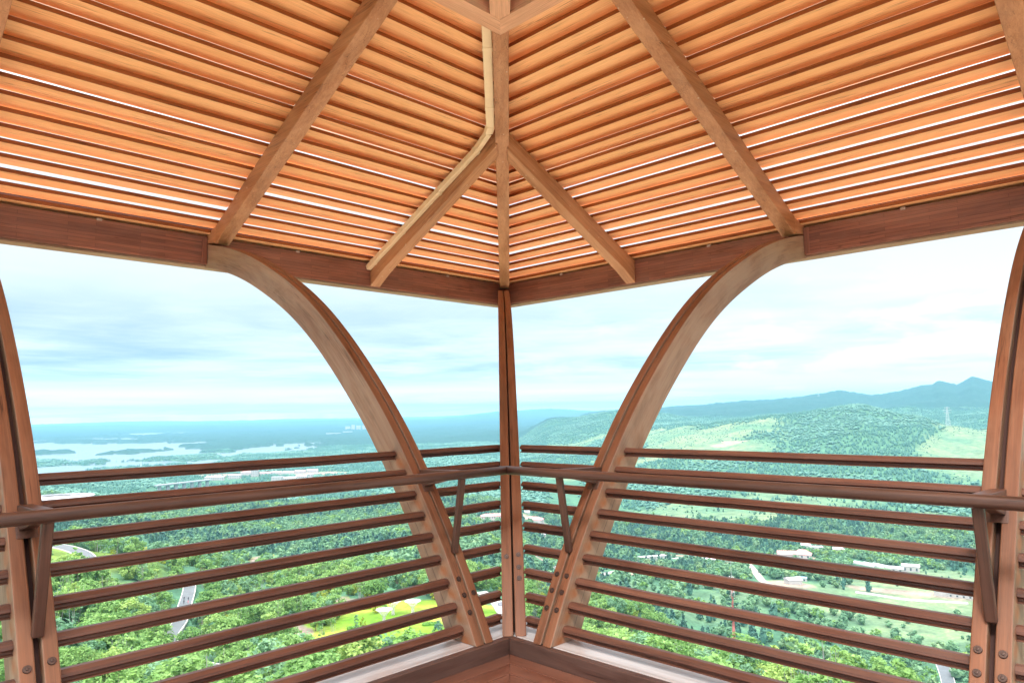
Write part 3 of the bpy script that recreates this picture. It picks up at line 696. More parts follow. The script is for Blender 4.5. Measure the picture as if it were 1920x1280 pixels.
nearg = ((r_ < 700)&(X_ < 900))[..., None]; field = np.where(nearg, np.array([.10, .17, .035])*(1-t)+np.array([.17, .21, .05])*t, field)
fq = np.clip((fr_-.25)/.4, 0, 1)[..., None]
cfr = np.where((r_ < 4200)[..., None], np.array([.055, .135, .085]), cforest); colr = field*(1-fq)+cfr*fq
lawnm = ((r_ > 176)&(r_ < 322)&(X_ > 575)&(X_ < 1040))[..., None]
t2 = np.clip(.5+n_b*1.2+n_a*.6, 0, 1)[..., None]
colr = np.where(lawnm, clawn*t2+np.array([.10, .21, .02])*(1-t2), colr)
dm = np.clip(cl_*3+n_b*.8, 0, 1)[..., None]; colr = colr*(1-dm)+cdirt*dm
colr = np.where(((gz < LAKE+1.2)&(r_ > 2300))[..., None], np.array([.035, .07, .055]), colr)
ca = me.color_attributes.new('tcol', 'FLOAT_COLOR', 'POINT'); ca.data.foreach_set('color', np.concatenate([colr, np.ones(colr.shape[:2]+(1,))], -1).astype('f').ravel())
m_, nt, b_ = newmat('land_cover'); 
vc = N(nt, 'ShaderNodeAttribute', attribute_name='tcol').outputs['Color']; pos = N(nt, 'ShaderNodeNewGeometry').outputs['Position']
cn = noise(nt, pos, .055, 6, .65); cn2 = noise(nt, pos, .35, 4, .6)
c_ = mix(nt, 1.0, vc, ramp(nt, cn, [(.3, (.55, .6, .6)), (.5, (1, 1, 1)), (.7, (1.5, 1.4, 1.2))]), 'MULTIPLY')
c_ = mix(nt, .6, c_, mix(nt, 1.0, c_, ramp(nt, cn2, [(.3, (.6, .65, .6)), (.7, (1.45, 1.4, 1.3))]), 'MULTIPLY'))
nt.links.new(c_, b_.inputs['Base Color']); b_.inputs['Roughness'].default_value = .9; b_.inputs['Specular IOR Level'].default_value = .1
me.materials.append(m_)
land = bpy.data.objects.new('hills', me); COL.objects.link(land); tag(land, 'wooded green hills and valley land below the pavilion', 'terrain', kind='structure')

# ---- lake
bmw = bmesh.new(); ring = []
for a in np.linspace(-.9, -.05, 26):
    ring.append((a, bmw.verts.new((CAM[0]+2300*math.cos(YAW-a), CAM[1]+2300*math.sin(YAW-a), LAKE)), bmw.verts.new((CAM[0]+13500*math.cos(YAW-a), CAM[1]+13500*math.sin(YAW-a), LAKE))))
for (a, p, q), (a2, p2, q2) in zip(ring[:-1], ring[1:]): bmw.faces.new((p, p2, q2, q))
bmesh.ops.recalc_face_normals(bmw, faces=bmw.faces); mw = bpy.data.meshes.new('lake'); bmw.to_mesh(mw)
m_, nt, b_ = newmat('lake_water'); pos = N(nt, 'ShaderNodeNewGeometry').outputs['Position']
nw = noise(nt, N(nt, 'ShaderNodeMapping', {'Vector': pos, 'Scale': (1, 1, 1)}).outputs[0], .01, 5, .6)
nt.links.new(ramp(nt, nw, [(.3, (.10, .15, .18)), (.7, (.16, .21, .24))]), b_.inputs['Base Color']); b_.inputs['Roughness'].default_value = .25; b_.inputs['IOR'].default_value = 1.33
bp = N(nt, 'ShaderNodeBump', {'Height': noise(nt, pos, .25, 4, .6), 'Strength': .12, 'Distance': .5}); nt.links.new(bp.outputs[0], b_.inputs['Normal'])
mw.materials.append(m_); lo_ = bpy.data.objects.new('lake', mw); COL.objects.link(lo_); tag(lo_, 'pale lake full of small wooded islands', 'lake', kind='structure')

# ---- roads
RM_ = {'asphalt': plain('asphalt', (.095, .11, .125), .8, 0, .4, .15), 'pale': plain('pale_concrete', (.30, .30, .295), .8, 0, .3, .15), 'dirt': plain('track_dirt', (.30, .265, .235), .9, 0, .2, .2), 'kerb': plain('white_kerb', (.45, .45, .44), .6, 0, 1, .05)}
for (nm, px, w, kind, kerb), Q in zip(ROADS, road_lines):
    T = np.gradient(Q, axis=0); T /= np.linalg.norm(T, axis=1)[:, None]; Nn = np.c_[-T[:, 1], T[:, 0]]
    zc = np.maximum(np.maximum(terrain(Q[:, 0], Q[:, 1]), terrain(*(Q+Nn*w/2).T)), terrain(*(Q-Nn*w/2).T))+.35
    for _ in range(4): zc[1:-1] = .25*zc[:-2]+.5*zc[1:-1]+.25*zc[2:]
    mb = MB(); secs = [[(*(q+n*w/2), z), (*(q-n*w/2), z), (*(q-n*(w/2+.6)), z-3), (*(q+n*(w/2+.6)), z-3)] for q, n, z in zip(Q, Nn, zc)]
    mb.sweep(secs); o = mb.build(nm, RM_[kind], kind='structure', label=None); fixn(o)
    if kerb:
        for s in (-1, 1):
            mb = MB(); secs = [[(*(q+n*s*(w/2)), z-.1), (*(q+n*s*(w/2)), z+.14), (*(q+n*s*(w/2+.35)), z+.14), (*(q+n*s*(w/2+.35)), z-.6)] for q, n, z in zip(Q, Nn, zc)]
            mb.sweep(secs); o = mb.build('road_edge', RM_['kerb'], kind='structure'); fixn(o)

# ---- foliage
def leafmat(name, dark, light, trans=.35, rw=.5, nsc=.35, hv=.5):
    m, nt, b = newmat(name)
    oi = nt.nodes.new('ShaderNodeObjectInfo'); geo = N(nt, 'ShaderNodeNewGeometry')
    at_ = N(nt, 'ShaderNodeAttribute', attribute_name='gc').outputs['Vector']
    n = noise(nt, geo.outputs['Position'], nsc, 3, .6)
    c = ramp(nt, n, [(.32, dark), (.68, light)])
    rn = oi.outputs['Random']
    c = mix(nt, rw, c, ramp(nt, rn, [(0, dark), (.45, tuple((a+b_)/2 for a, b_ in zip(dark, light))), (.8, light), (1.0, (light[0]*1.5, light[1]*1.15, light[2]))]))
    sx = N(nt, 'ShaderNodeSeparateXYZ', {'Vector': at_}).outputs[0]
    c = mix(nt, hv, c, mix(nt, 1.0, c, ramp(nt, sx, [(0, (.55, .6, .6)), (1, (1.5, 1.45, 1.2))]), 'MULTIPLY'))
    nt.links.new(c, b.inputs['Base Color']); b.inputs['Roughness'].default_value = .55; b.inputs['Specular IOR Level'].default_value = .25
    if trans:
        tr = N(nt, 'ShaderNodeBsdfTranslucent', {'Color': c}); mx = N(nt, 'ShaderNodeMixShader', {0: trans, 1: b.outputs[0], 2: tr.outputs[0]})
        nt.links.new(mx.outputs[0], nt.nodes['Material Output'].inputs[0])
    return m
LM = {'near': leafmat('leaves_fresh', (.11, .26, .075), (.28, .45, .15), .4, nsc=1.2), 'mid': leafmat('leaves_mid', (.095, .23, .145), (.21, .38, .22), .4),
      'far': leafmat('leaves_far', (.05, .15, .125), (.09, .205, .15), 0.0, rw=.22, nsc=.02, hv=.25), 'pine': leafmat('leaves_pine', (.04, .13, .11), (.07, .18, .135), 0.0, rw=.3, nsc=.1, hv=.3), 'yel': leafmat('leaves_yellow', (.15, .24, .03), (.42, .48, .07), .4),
      'bark': plain('bark', (.16, .12, .09), .9, 0, 2, .3)}
def leaf_quads(mb, c, out, n, spread, size, rg, elong=2.2):
    for _ in range(n):
        d = rg.normal(size=3); d /= np.linalg.norm(d); p = c+d*spread*rg.uniform(.25, 1)**.5*np.array([1, 1, .75])
        nrm = _n(out*.9+rg.normal(size=3)*.55+np.array([0, 0, .35])); a = _n(np.cross(nrm, rg.normal(size=3))); b = np.cross(nrm, a)
        s = size*rg.uniform(.6, 1.25); l = s*elong/1.6; t = rg.uniform(0, 1)
        q = [p-a*l*.5, p+b*s*.32-a*l*.08, p+a*l*.5+nrm*-.12*l, p-b*s*.32-a*l*.08]
        mb.add(q, [(0, 1, 2, 3)], [(t, 0, 0)]*4)
def crown_mesh(rg, R, H, nclump, nleaf, size, base=0.25, shape='round', elong=2.2):
    mb = MB(); cl = []
    for i in range(nclump):
        for _ in range(20):
            u = rg.uniform(0, 1); th = rg.uniform(0, 2*math.pi)
            if shape == 'cone': rad = R*(1-u)**.8*(.35+.65*rg.uniform()**.5); z = H*(base+(1-base)*u)
            else:
                v = rg.uniform(-1, 1); rad = R*math.sqrt(max(0, 1-v*v))*rg.uniform(.55, 1.0); z = H*(base+(1-base)*(.5+.5*v)); rad *= 1-.25*(v < -.3)
            c = np.array([rad*math.cos(th), rad*math.sin(th), z])
            if all(np.linalg.norm(c-q) > R*.16 for q in cl): break
        cl.append(c); o = _n(c-np.array([0, 0, H*(base+.3*(1-base))])+1e-6)
        leaf_quads(mb, c, o, nleaf, R*rg.uniform(.24, .38), size, rg, elong)
    return mb, cl
def trunk_mesh(rg, H, r0, cl, base=.25, nl=7):
    mb = MB(); top = np.array([rg.normal()*.03*H, rg.normal()*.03*H, H*.72]); pts = [np.array([0, 0, -.6]), np.array([0, 0, H*base*.6]), (top*.5)*[1, 1, 1]+[0, 0, H*.08], top]
    rr = [r0*1.25, r0, r0*.7, r0*.25]
    for a, b, ra, rb in zip(pts[:-1], pts[1:], rr[:-1], rr[1:]): mb.tube(a, b, ra, rb, 8)
    for i in rg.choice(len(cl), min(nl, len(cl)), replace=False):
        c = cl[i]; k = np.clip(c[2]*.55/H, .15, .6); s = np.array([0, 0, H*k]); mid = (s+c)/2+np.array([0, 0, -.04*H]); mb.tube(s, mid, r0*.42, r0*.25, 6); mb.tube(mid, c, r0*.25, r0*.07, 6)
    return mb
def proto(name, mbs_mats):
    me = None; mb = MB(); mats = []
    for k, (q, mt) in enumerate(mbs_mats):
        b = len(mb.v); mb.v += q.v; mb.g += q.g; mb.f += [tuple(i+b for i in f) for f in q.f]; mb.mi += [k]*len(q.f); mats.append(mt)
    me = mb.mesh(name, mats); o = bpy.data.objects.new(name, me); return o
def blob(rg, R, H, sub=2, rough=.28, shape='round', trunk=.0):
    bm = bmesh.new(); bmesh.ops.create_icosphere(bm, subdivisions=sub, radius=1.0); s0 = rg.uniform(0, 99)
    mb = MB(); vs = []; gs = []
    from mathutils import noise as mn
    for v in bm.verts:
        p = v.co.copy(); k = 1+rough*mn.noise(p*1.9+Vector((s0, 0, 0)))*1.6+rough*.7*mn.noise(p*4.5+Vector((0, s0, 0)))
        t = .5+.5*p.z
        if shape == 'cone': w = (1-t)**.75*1.15+.06; q = np.array([p.x*R*w*k, p.y*R*w*k, H*t])
        else: q = np.array([p.x*R*k, p.y*R*k, H*(.12+.88*t)*(.85+.15*k)])
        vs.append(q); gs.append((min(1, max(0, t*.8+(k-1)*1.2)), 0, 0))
    mb.add(vs, [tuple(v.index for v in f.verts) for f in bm.faces], gs); bm.free(); return mb
def scatter(name, protos, P, S, Z, idx, label, cat):
    """one stuff object: instances of the prototypes on a cloud of points"""
    c = bpy.data.collections.new(name+'_kinds')
    for i, o in enumerate(protos): o.name = '%s_%02d' % (name, i); c.objects.link(o)
    me = bpy.data.meshes.new(name); me.vertices.add(len(P)); me.vertices.foreach_set('co', np.asarray(P, 'f').ravel())
    for an, tp, dt, kf in (('sc', 'FLOAT', S, 'value'), ('rz', 'FLOAT', Z, 'value'), ('ix', 'INT', idx, 'value')):
        a = me.attributes.new(an, tp, 'POINT'); a.data.foreach_set('value', np.asarray(dt, 'f' if tp == 'FLOAT' else 'i'))
    o = bpy.data.objects.new(name, me); COL.objects.link(o)
    g = bpy.data.node_groups.new(name, 'GeometryNodeTree'); g.interface.new_socket('Geometry', in_out='INPUT', socket_type='NodeSocketGeometry'); g.interface.new_socket('Geometry', in_out='OUTPUT', socket_type='NodeSocketGeometry')
    gi = g.nodes.new('NodeGroupInput'); go = g.nodes.new('NodeGroupOutput'); ip = g.nodes.new('GeometryNodeInstanceOnPoints'); ci = g.nodes.new('GeometryNodeCollectionInfo')
    ci.inputs['Collection'].default_value = c; ci.inputs['Separate Children'].default_value = True; ci.inputs['Reset Children'].default_value = True
    mp = g.nodes.new('GeometryNodeMeshToPoints')
    def na(n, t):
        q = g.nodes.new('GeometryNodeInputNamedAttribute'); q.data_type = t; q.inputs['Name'].default_value = n; return q
    asc, arz, aix = na('sc', 'FLOAT'), na('rz', 'FLOAT'), na('ix', 'INT'); cx = g.nodes.new('ShaderNodeCombineXYZ')
    g.links.new(gi.outputs[0], ip.inputs['Points']); g.links.new(ci.outputs[0], ip.inputs['Instance']); ip.inputs['Pick Instance'].default_value = True
    g.links.new(aix.outputs['Attribute'], ip.inputs['Instance Index']); g.links.new(arz.outputs['Attribute'], cx.inputs[2]); g.links.new(cx.outputs[0], ip.inputs['Rotation']); g.links.new(asc.outputs['Attribute'], ip.inputs['Scale'])
    g.links.new(ip.outputs[0], go.inputs[0]); md = o.modifiers.new('scatter', 'NODES'); md.node_group = g
    return tag(o, label, cat, kind='stuff')
rg = np.random.default_rng(21)
def sample(r0, r1, spacing, az0=-.72, az1=.72):
    A = (az1-az0)/2*(r1*r1-r0*r0); n = int(A/spacing**2)
    r = np.sqrt(rg.uniform(r0*r0, r1*r1, n)); a = rg.uniform(az0, az1, n)
    return CAM[0]+r*np.cos(YAW-a), CAM[1]+r*np.sin(YAW-a), a, r
RP = np.concatenate(road_pts); RA, RR = to_view(RP[:, 0], RP[:, 1]); RW = np.concatenate([np.full(len(q), R0_[2]) for q, R0_ in zip(road_pts, ROADS)])
KEEP = []   # (az, r, halfwidth, front) filled by the things below, so that trees do not cover them
def clear_of(x, y, a, r, front=26, keepk=1.0):
    ok = np.ones(len(x), bool)
    for i in range(0, len(RP)):
        lat = np.abs(a-RA[i])*r; dr = RR[i]-r
        ok &= ~((lat < RW[i]*.5+1.5)&(dr > -RW[i]*.5-2)&(dr < front))
    for ka, kr, hw, ft in KEEP:
        ok &= ~((np.abs(a-ka)*r < hw)&(kr-r > -hw*.8)&(kr-r < ft))
    return ok
def PM(n, c, r=.6, **k): return plain(n, c, r, 0, .5, .08)
TM = {'viaduct': PM('viaduct_concrete', (.26, .29, .31), .8), 'white': PM('white_render', (.38, .375, .375)), 'pinkroof': PM('pink_roof', (.46, .22, .22)), 'greyroof': PM('grey_roof', (.42, .44, .48)), 'whiteroof': PM('white_roof', (.36, .365, .385)), 'blueroof': PM('blue_roof', (.25, .42, .55)),
      'win': PM('window_dark', (.05, .07, .09), .2), 'steel': PM('pale_steel', (.36, .40, .42), .4), 'redpole': PM('red_paint', (.50, .16, .15), .5), 'petal': PM('white_petal', (.55, .55, .56), .4), 'red': PM('red_panel', (.65, .05, .05), .4), 'blue': PM('blue_panel', (.08, .25, .50), .4),
      'concrete': PM('concrete', (.55, .57, .58), .8), 'hedge': leafmat('hedge_leaves', (.05, .17, .03), (.16, .34, .05), .3, nsc=.8), 'skin': PM('skin', (.5, .32, .24), .6), 'darkcloth': PM('dark_cloth', (.03, .03, .05), .8), 'redcloth': PM('pink_cloth', (.6, .2, .25), .8), 'wood': PM('pale_timber', (.5, .38, .28), .8),
      'carwhite': PM('car_paint_white', (.75, .76, .78), .25), 'cardark': PM('car_paint_grey', (.10, .11, .14), .25), 'tyre': PM('tyre', (.03, .03, .03), .8)}
def keep(p, hw, ft):
    a, r = to_view(p[0], p[1]); KEEP.append((float(a), float(r), hw, ft))
def view_rz(p):  # yaw of an object whose local -y axis should face the pavilion
    return math.atan2(CAM[1]-p[1], CAM[0]-p[0])+math.pi/2
def house(name, label, px, py, w, d, h, roof='gable', rm='pinkroof', wm='white', rh=2.2, nwin=0, rows=1, turn=0.0, group=None, front=40, cat='building'):
    p = at(px, py); keep(p, w*.62, front)
    e = empty(name, (p[0], p[1], tz(p[0], p[1])-.4), view_rz(p)+turn, label=label, cat=cat, group=group)
    mb = MB(); mb.box((-w/2, -d/2, -3), (w/2, d/2, h)); mb.build('wall', TM[wm], e)
    mb = MB(); o_ = .5
    if roof == 'gable':
        mb.add([(-w/2-o_, -d/2-o_, h), (w/2+o_, -d/2-o_, h), (w/2+o_, d/2+o_, h), (-w/2-o_, d/2+o_, h), (-w/2-o_, 0, h+rh), (w/2+o_, 0, h+rh)], [(0, 1, 5, 4), (2, 3, 4, 5), (0, 4, 3), (1, 2, 5), (0, 3, 2, 1)])
    elif roof == 'hip':
        k = min(d/2, w/2)*.95
        mb.add([(-w/2-o_, -d/2-o_, h), (w/2+o_, -d/2-o_, h), (w/2+o_, d/2+o_, h), (-w/2-o_, d/2+o_, h), (-w/2+k, 0, h+rh), (w/2-k, 0, h+rh)], [(0, 1, 5, 4), (2, 3, 4, 5), (0, 4, 3), (1, 2, 5), (0, 3, 2, 1)])
    else: mb.box((-w/2-.2, -d/2-.2, h+.01), (w/2+.2, d/2+.2, h+.5))
    mb.build('roof', TM[rm], e)
    if nwin:
        for rr in range(rows):
            for i in range(nwin):
                x = -w/2+w*(i+.5)/nwin; z = h*(rr+.35)/rows; ww = w/nwin*.3
                mb = MB(); mb.box((x-ww/2, -d/2-.06, z), (x+ww/2, -d/2-.003, z+h/rows*.42)); mb.build('window', TM['win'], e)
    return e
# long terraced block beyond the corner post, houses of the valley
house('terrace_house', 'white terraced block with pink roof and small windows, left of the corner post', 929, 977, 40, 12, 8.5, 'hip', 'pinkroof', nwin=12, rows=2, rh=3, turn=.12)
house('village_house', 'low building with a large pink hipped roof, just right of the corner post', 1000, 977, 30, 16, 4, 'hip', 'pinkroof', rh=4, turn=-.3)
house('village_house', 'small white shed on yellow green terraces between corner post and right curved post', 1018, 1006, 8, 6, 4, 'flat', 'whiteroof', nwin=2)
house('village_house', 'tiny white hut on the slope above the pink hipped roof', 988, 962, 9, 7, 3, 'gable', 'whiteroof')
house('village_house', 'wide low house with pink gabled roof in the middle of the right valley', 1479, 1043, 25, 12, 4, 'gable', 'pinkroof', rh=3.4, turn=.15)
house('village_house', 'house with taller pink roof and white gable joined to the wide pink house', 1505, 1045, 19, 13, 5, 'hip', 'pinkroof', rh=5, nwin=3, turn=-.1)
house('village_house', 'small white flat roofed house behind the two pink roofed houses', 1530, 1029, 16, 9, 3.5, 'flat', 'whiteroof', nwin=2, turn=.2)
house('village_house', 'tiny white house uphill of the two pink roofed houses', 1511, 1025, 11, 7, 3, 'gable', 'whiteroof')
house('village_house', 'white house to the right of the group around the two pink roofed houses', 1574, 1035, 14, 9, 4.5, 'gable', 'whiteroof', nwin=2)
house('village_house', 'grey roofed farm shed beside the bare earth yard', 1487, 1093, 12, 9, 4, 'gable', 'greyroof', turn=.5, rh=2)
house('village_house', 'blue roofed lean-to with dark openings beside the grey farm shed', 1503, 1088, 9, 6, 3, 'flat', 'blueroof', nwin=2)
house('village_house', 'white gabled farmhouse by the polytunnels near the right curved post', 1682, 1071, 12, 9, 4, 'gable', 'whiteroof', rh=2, nwin=2)
house('village_house', 'taller white farmhouse with a low gable, right of the polytunnel farmhouse', 1708, 1071, 16, 10, 6.5, 'gable', 'whiteroof', rh=1.8, nwin=3)
house('village_house', 'blue and white shed at the end of the village lane beside the rightmost post', 1772, 1116, 16, 7, 4, 'flat', 'blueroof')
house('village_house', 'long white shed partly behind the rightmost post', 1801, 1119, 18, 7, 3, 'flat', 'whiteroof', nwin=4)
house('village_house', 'long low grey roofed row beside the dirt yard behind the pine mast', 1340, 1052, 24, 7, 3, 'gable', 'greyroof', nwin=5, rh=1.2)
house('village_house', 'white row of huts on the pinkish clearing right of the second curved post', 1222, 1047, 34, 7, 3, 'flat', 'whiteroof', nwin=8, turn=.5)
house('village_house', 'white hut at the head of the dirt track', 1425, 1054, 9, 7, 3, 'flat', 'whiteroof')
for i, (a, b) in enumerate(((1622, 1059), (1640, 1061), (1658, 1063))):
    p = at(a, b); keep(p, 12, 20); mb = MB(); n = 10; secs = []
    for y in np.linspace(-13, 13, 8): secs.append([(3.2*math.cos(t), y, 2.8*math.sin(t)) for t in np.linspace(0, math.pi, n)])
    mb.sweep(secs); o = mb.build('polytunnel', TM['whiteroof'], None, loc=(p[0], p[1], tz(p[0], p[1])), label='pale polytunnel beside the white farmhouses, %s of three' % ('leftmost', 'middle', 'rightmost')[i], cat='greenhouse', group='polytunnels beside the farmhouses'); fixn(o); o.rotation_euler.z = view_rz(p)+.9
# valley boundary wall
p = at(1038, 1066); e = empty('boundary_wall', tuple(p), view_rz(p)-.15, label='long white panelled boundary wall seen between corner post and right curved post', cat='wall'); keep(p, 26, 26)
mb = MB(); mb.box((-26, -.2, -3), (26, .2, 2.6)); mb.build('wall_panel', TM['white'], e)
for i in range(9): mb = MB(); x = -24+i*6; mb.box((x-.25, -.35, -3), (x+.25, -.203, 2.9)); mb.build('pier', TM['concrete'], e)
# the lakeside town
town = [(402, 900, 60, 14, 9, 'hip', 'whiteroof', 9, 2, 'long white building at the left end of the lakeside town'), (440, 897, 40, 14, 10, 'flat', 'greyroof', 7, 2, 'grey roofed block next to the long white building of the town'),
        (462, 893, 38, 15, 14, 'hip', 'pinkroof', 8, 3, 'pink roofed block near the left end of the town, the tallest of its row'), (478, 893, 22, 15, 19, 'hip', 'pinkroof', 4, 4, 'tall narrow pink roofed tower block in the middle of the town'),
        (498, 892, 40, 12, 10, 'gable', 'pinkroof', 8, 2, 'pink roofed row just right of the tall pink tower block'), (519, 891, 36, 12, 10, 'gable', 'whiteroof', 8, 2, 'white row right of the pink roofed row in the town'),
        (541, 889, 42, 12, 8, 'gable', 'whiteroof', 8, 2, 'white row in the middle of the far side of the town'), (563, 887, 40, 12, 8, 'gable', 'pinkroof', 8, 2, 'pale pink roofed row towards the right end of the town'), (586, 885, 44, 12, 8, 'gable', 'whiteroof', 8, 2, 'white row at the far right end of the town'),
        (520, 902, 34, 14, 12, 'flat', 'whiteroof', 7, 3, 'boxy white block at the front of the town'), (543, 901, 40, 12, 8, 'gable', 'greyroof', 7, 2, 'grey roofed row at the front of the town'), (565, 898, 34, 12, 8, 'gable', 'whiteroof', 6, 2, 'short white row at the right front of the town'), (582, 896, 16, 12, 11, 'flat', 'whiteroof', 3, 3, 'small white cube at the front right of the town')]
for (a, b, w, d, h, rf, rm, nw, rw, lab) in town: house('town_building', lab, a, b, w*.82, d, h, rf, rm, nwin=nw, rows=rw, rh=3.5, group='buildings of the lakeside town', front=160, turn=-.25)
for i, (a, b, w, h) in enumerate(((652, 806, 60, 45), (662, 806, 40, 60), (672, 806, 50, 52), (683, 806, 45, 58), (694, 805, 60, 40))):
    house('far_tower_block', ('leftmost','second','middle','fourth','rightmost')[i]+' of five pale tower blocks far across the plain', a, b, w, 24, h, 'flat', 'whiteroof', group='far tower blocks on the plain', front=300)
house('far_factory', 'long low white building on the plain below the far tower blocks', 625, 815, 130, 40, 16, 'flat', 'whiteroof', front=500)
house('far_factory', 'second low white building on the plain, left of the first curved post', 652, 812, 90, 40, 18, 'flat', 'whiteroof', front=500)
# viaduct
p0, p1 = at(292, 918), at(394, 913); zt = max(p0[2], p1[2])+9
vd = empty('viaduct', (0, 0, 0), label='long pale viaduct on square piers crossing the wooded plain', cat='bridge')
mb = MB(); mb.beam((p0[0], p0[1], zt), (p1[0], p1[1], zt), 12, 2.4); mb.build('bridge_deck', TM['viaduct'], vd)
for t in np.linspace(.06, .94, 7):
    q = p0+(p1-p0)*t; zb = tz(q[0], q[1])-2; mb = MB(); mb.box((q[0]-3, q[1]-3, zb), (q[0]+3, q[1]+3, zt-1.25)); mb.build('pier', TM['viaduct'], vd); keep(q, 24, 170)
# oval white plaza building
p = at(108, 938); keep(p, 62, 120); e = empty('oval_hall', (p[0], p[1], tz(p[0], p[1])), view_rz(p), label='low white oval hall with a ringed roof among the trees at far left', cat='building')
mb = MB(); n = 40; A, B = 46, 44
for (z0, z1, k0, k1) in ((0, 5, 1, 1),):
    secs = [[(A*k*math.cos(t), B*k*math.sin(t), z) for t in np.linspace(0, 2*math.pi, n, endpoint=False)] for k, z in ((1, -4), (1, 5))]
    mb.sweep(secs)
o = mb.build('wall', TM['white'], e); fixn(o)
for k in (1.04, .8, .56):
    mb = MB(); secs = []
    for t in np.linspace(0, 2*math.pi, 41): c, s = math.cos(t), math.sin(t); secs.append([(A*k*c, B*k*s, 5.2), (A*(k-.14)*c, B*(k-.14)*s, 5.2+(1.2-k)*2), (A*(k-.14)*c, B*(k-.14)*s, 6+(1.2-k)*2), (A*k*c, B*k*s, 6)])
    mb.sweep(secs, cap=False); o = mb.build('roof_ring', TM['whiteroof' if k != .8 else 'greyroof'], e); fixn(o)
# flower shaped steel trees on the lawn
def flower_tree(px, py, H, R, label):
    p = at(px, py); keep(p, R, 12); e = empty('steel_flower_tree', (p[0], p[1], tz(p[0], p[1])), rng.uniform(0, 6), label=label, cat='sculpture', group='white steel flower trees on the lawn')
    def rad(t): return .42+.05*(1-t)*4*(1-t)+(R-.42)*max(0, (t-.42)/.58)**1.7
    def hh(t): return H*(t if t < .8 else .8+.2*math.sin((t-.8)/.2*math.pi/2))
    for k in range(2):
        mb = MB()
        for i in range(14):
            a0 = 2*math.pi*i/14
            for j in range(10):
                t0, t1 = j/10, (j+1)/10; s = .5*(1 if k else -1)
                mb.tube((rad(t0)*math.cos(a0+s*t0), rad(t0)*math.sin(a0+s*t0), hh(t0)), (rad(t1)*math.cos(a0+s*t1), rad(t1)*math.sin(a0+s*t1), hh(t1)), .045, None, 4)
        mb.build('lattice', TM['petal'], e)
    mb = MB()
    for i in range(22):
        a0 = 2*math.pi*i/22; mb.tube((rad(.62)*math.cos(a0), rad(.62)*math.sin(a0), H*.95), (R*math.cos(a0), R*math.sin(a0), H), .05, None, 4)
    for rr in (.25, .5, .75, 1.0):
        for i in range(28): a, b = 2*math.pi*i/28, 2*math.pi*(i+1)/28; mb.tube((R*rr*math.cos(a), R*rr*math.sin(a), H*(.93+.07*rr)), (R*rr*math.cos(b), R*rr*math.sin(b), H*(.93+.07*rr)), .06, None, 4)
    mb.build('canopy_ring', TM['petal'], e)
flower_tree(720, 1170, 5.6, 3.1, 'white steel flower tree on the lawn, leftmost and nearest of the three')
flower_tree(737, 1152, 5.4, 3.2, 'white steel flower tree on the lawn, middle one half behind the leftmost')
flower_tree(774, 1151, 5.2, 3.2, 'white steel flower tree on the lawn, rightmost one beside the curved post')
# drop shaped lantern, garden beds
p = at(782, 1166); mb = MB(); secs = []
for t in np.linspace(0, 1, 12): r = .62*math.sin(math.pi*min(1, t*1.0))**.8*(1-.55*t)+.01; secs.append([(r*math.cos(a), r*math.sin(a), 2.1*t) for a in np.linspace(0, 2*math.pi, 12, endpoint=False)])
mb.sweep(secs); o = mb.build('drop_sculpture', TM['petal'], None, loc=tuple(p), smooth=True, label='small white drop shaped ornament on the lawn below the rightmost steel flower tree', cat='sculpture'); fixn(o)
def hedge(px0, px1, hgt, w, label, cat='hedge', group=None):
    a, b = at(*px0), at(*px1); L = math.hypot(*(b-a)[:2]); e_ = empty('hedge', tuple((a+b)/2), math.atan2(b[1]-a[1], b[0]-a[0]), label=label, cat=cat, group=group); mb = MB()
    for i in range(int(L*26)):
        x = rng.uniform(-L/2, L/2); y = rng.uniform(-w/2, w/2); z = hgt*rng.uniform(.2, 1); leaf_quads(mb, np.array([x, y, z]), np.array([0, 0, 1.]), 2, .3, .45, rg)
    mb.build('foliage', TM['hedge'], e_); mb = MB(); mb.box((-L/2, -w/2, -.5), (L/2, w/2, hgt*.75)); mb.build('hedge_core', TM['hedge'], e_)
hedge((640, 1221), (664, 1219), 1.0, 1.6, 'short clipped hedge on the lawn, upper of the pair left of the stone plinth')
hedge((641, 1231), (662, 1229), 1.0, 1.6, 'short clipped hedge on the lawn, lower of the pair left of the stone plinth')
hedge((652, 1181), (678, 1176), 1.2, 2, 'low hedge strip beside the path at the left of the flower trees')
hedge((792, 1172), (826, 1170), 1.0, 2.4, 'dark hedge bed beside the first curved post')
hedge((662, 1144), (726, 1137), 1.0, 1.5, 'long thin hedge along the far edge of the lawn')
p = at(708, 1221); e = empty('stone_plinth', tuple(p), view_rz(p), label='oval white rimmed rockery bed on the near lawn', cat='rockery')
mb = MB(); secs = [[(3.6*k*math.cos(t), 2.6*k*math.sin(t), z) for t in np.linspace(0, 2*math.pi, 28, endpoint=False)] for k, z in ((1, -.3), (1, .35), (.9, .35), (.9, .1))]; mb.sweep(secs); o = mb.build('rim', TM['white'], e); fixn(o)
for i in range(14):
    b_ = blob(rg, rng.uniform(.3, .6), rng.uniform(.4, .9), 1, .4); b_.build('rock', TM['greyroof'], e, loc=(rng.uniform(-2.6, 2.6), rng.uniform(-1.6, 1.6), .1))
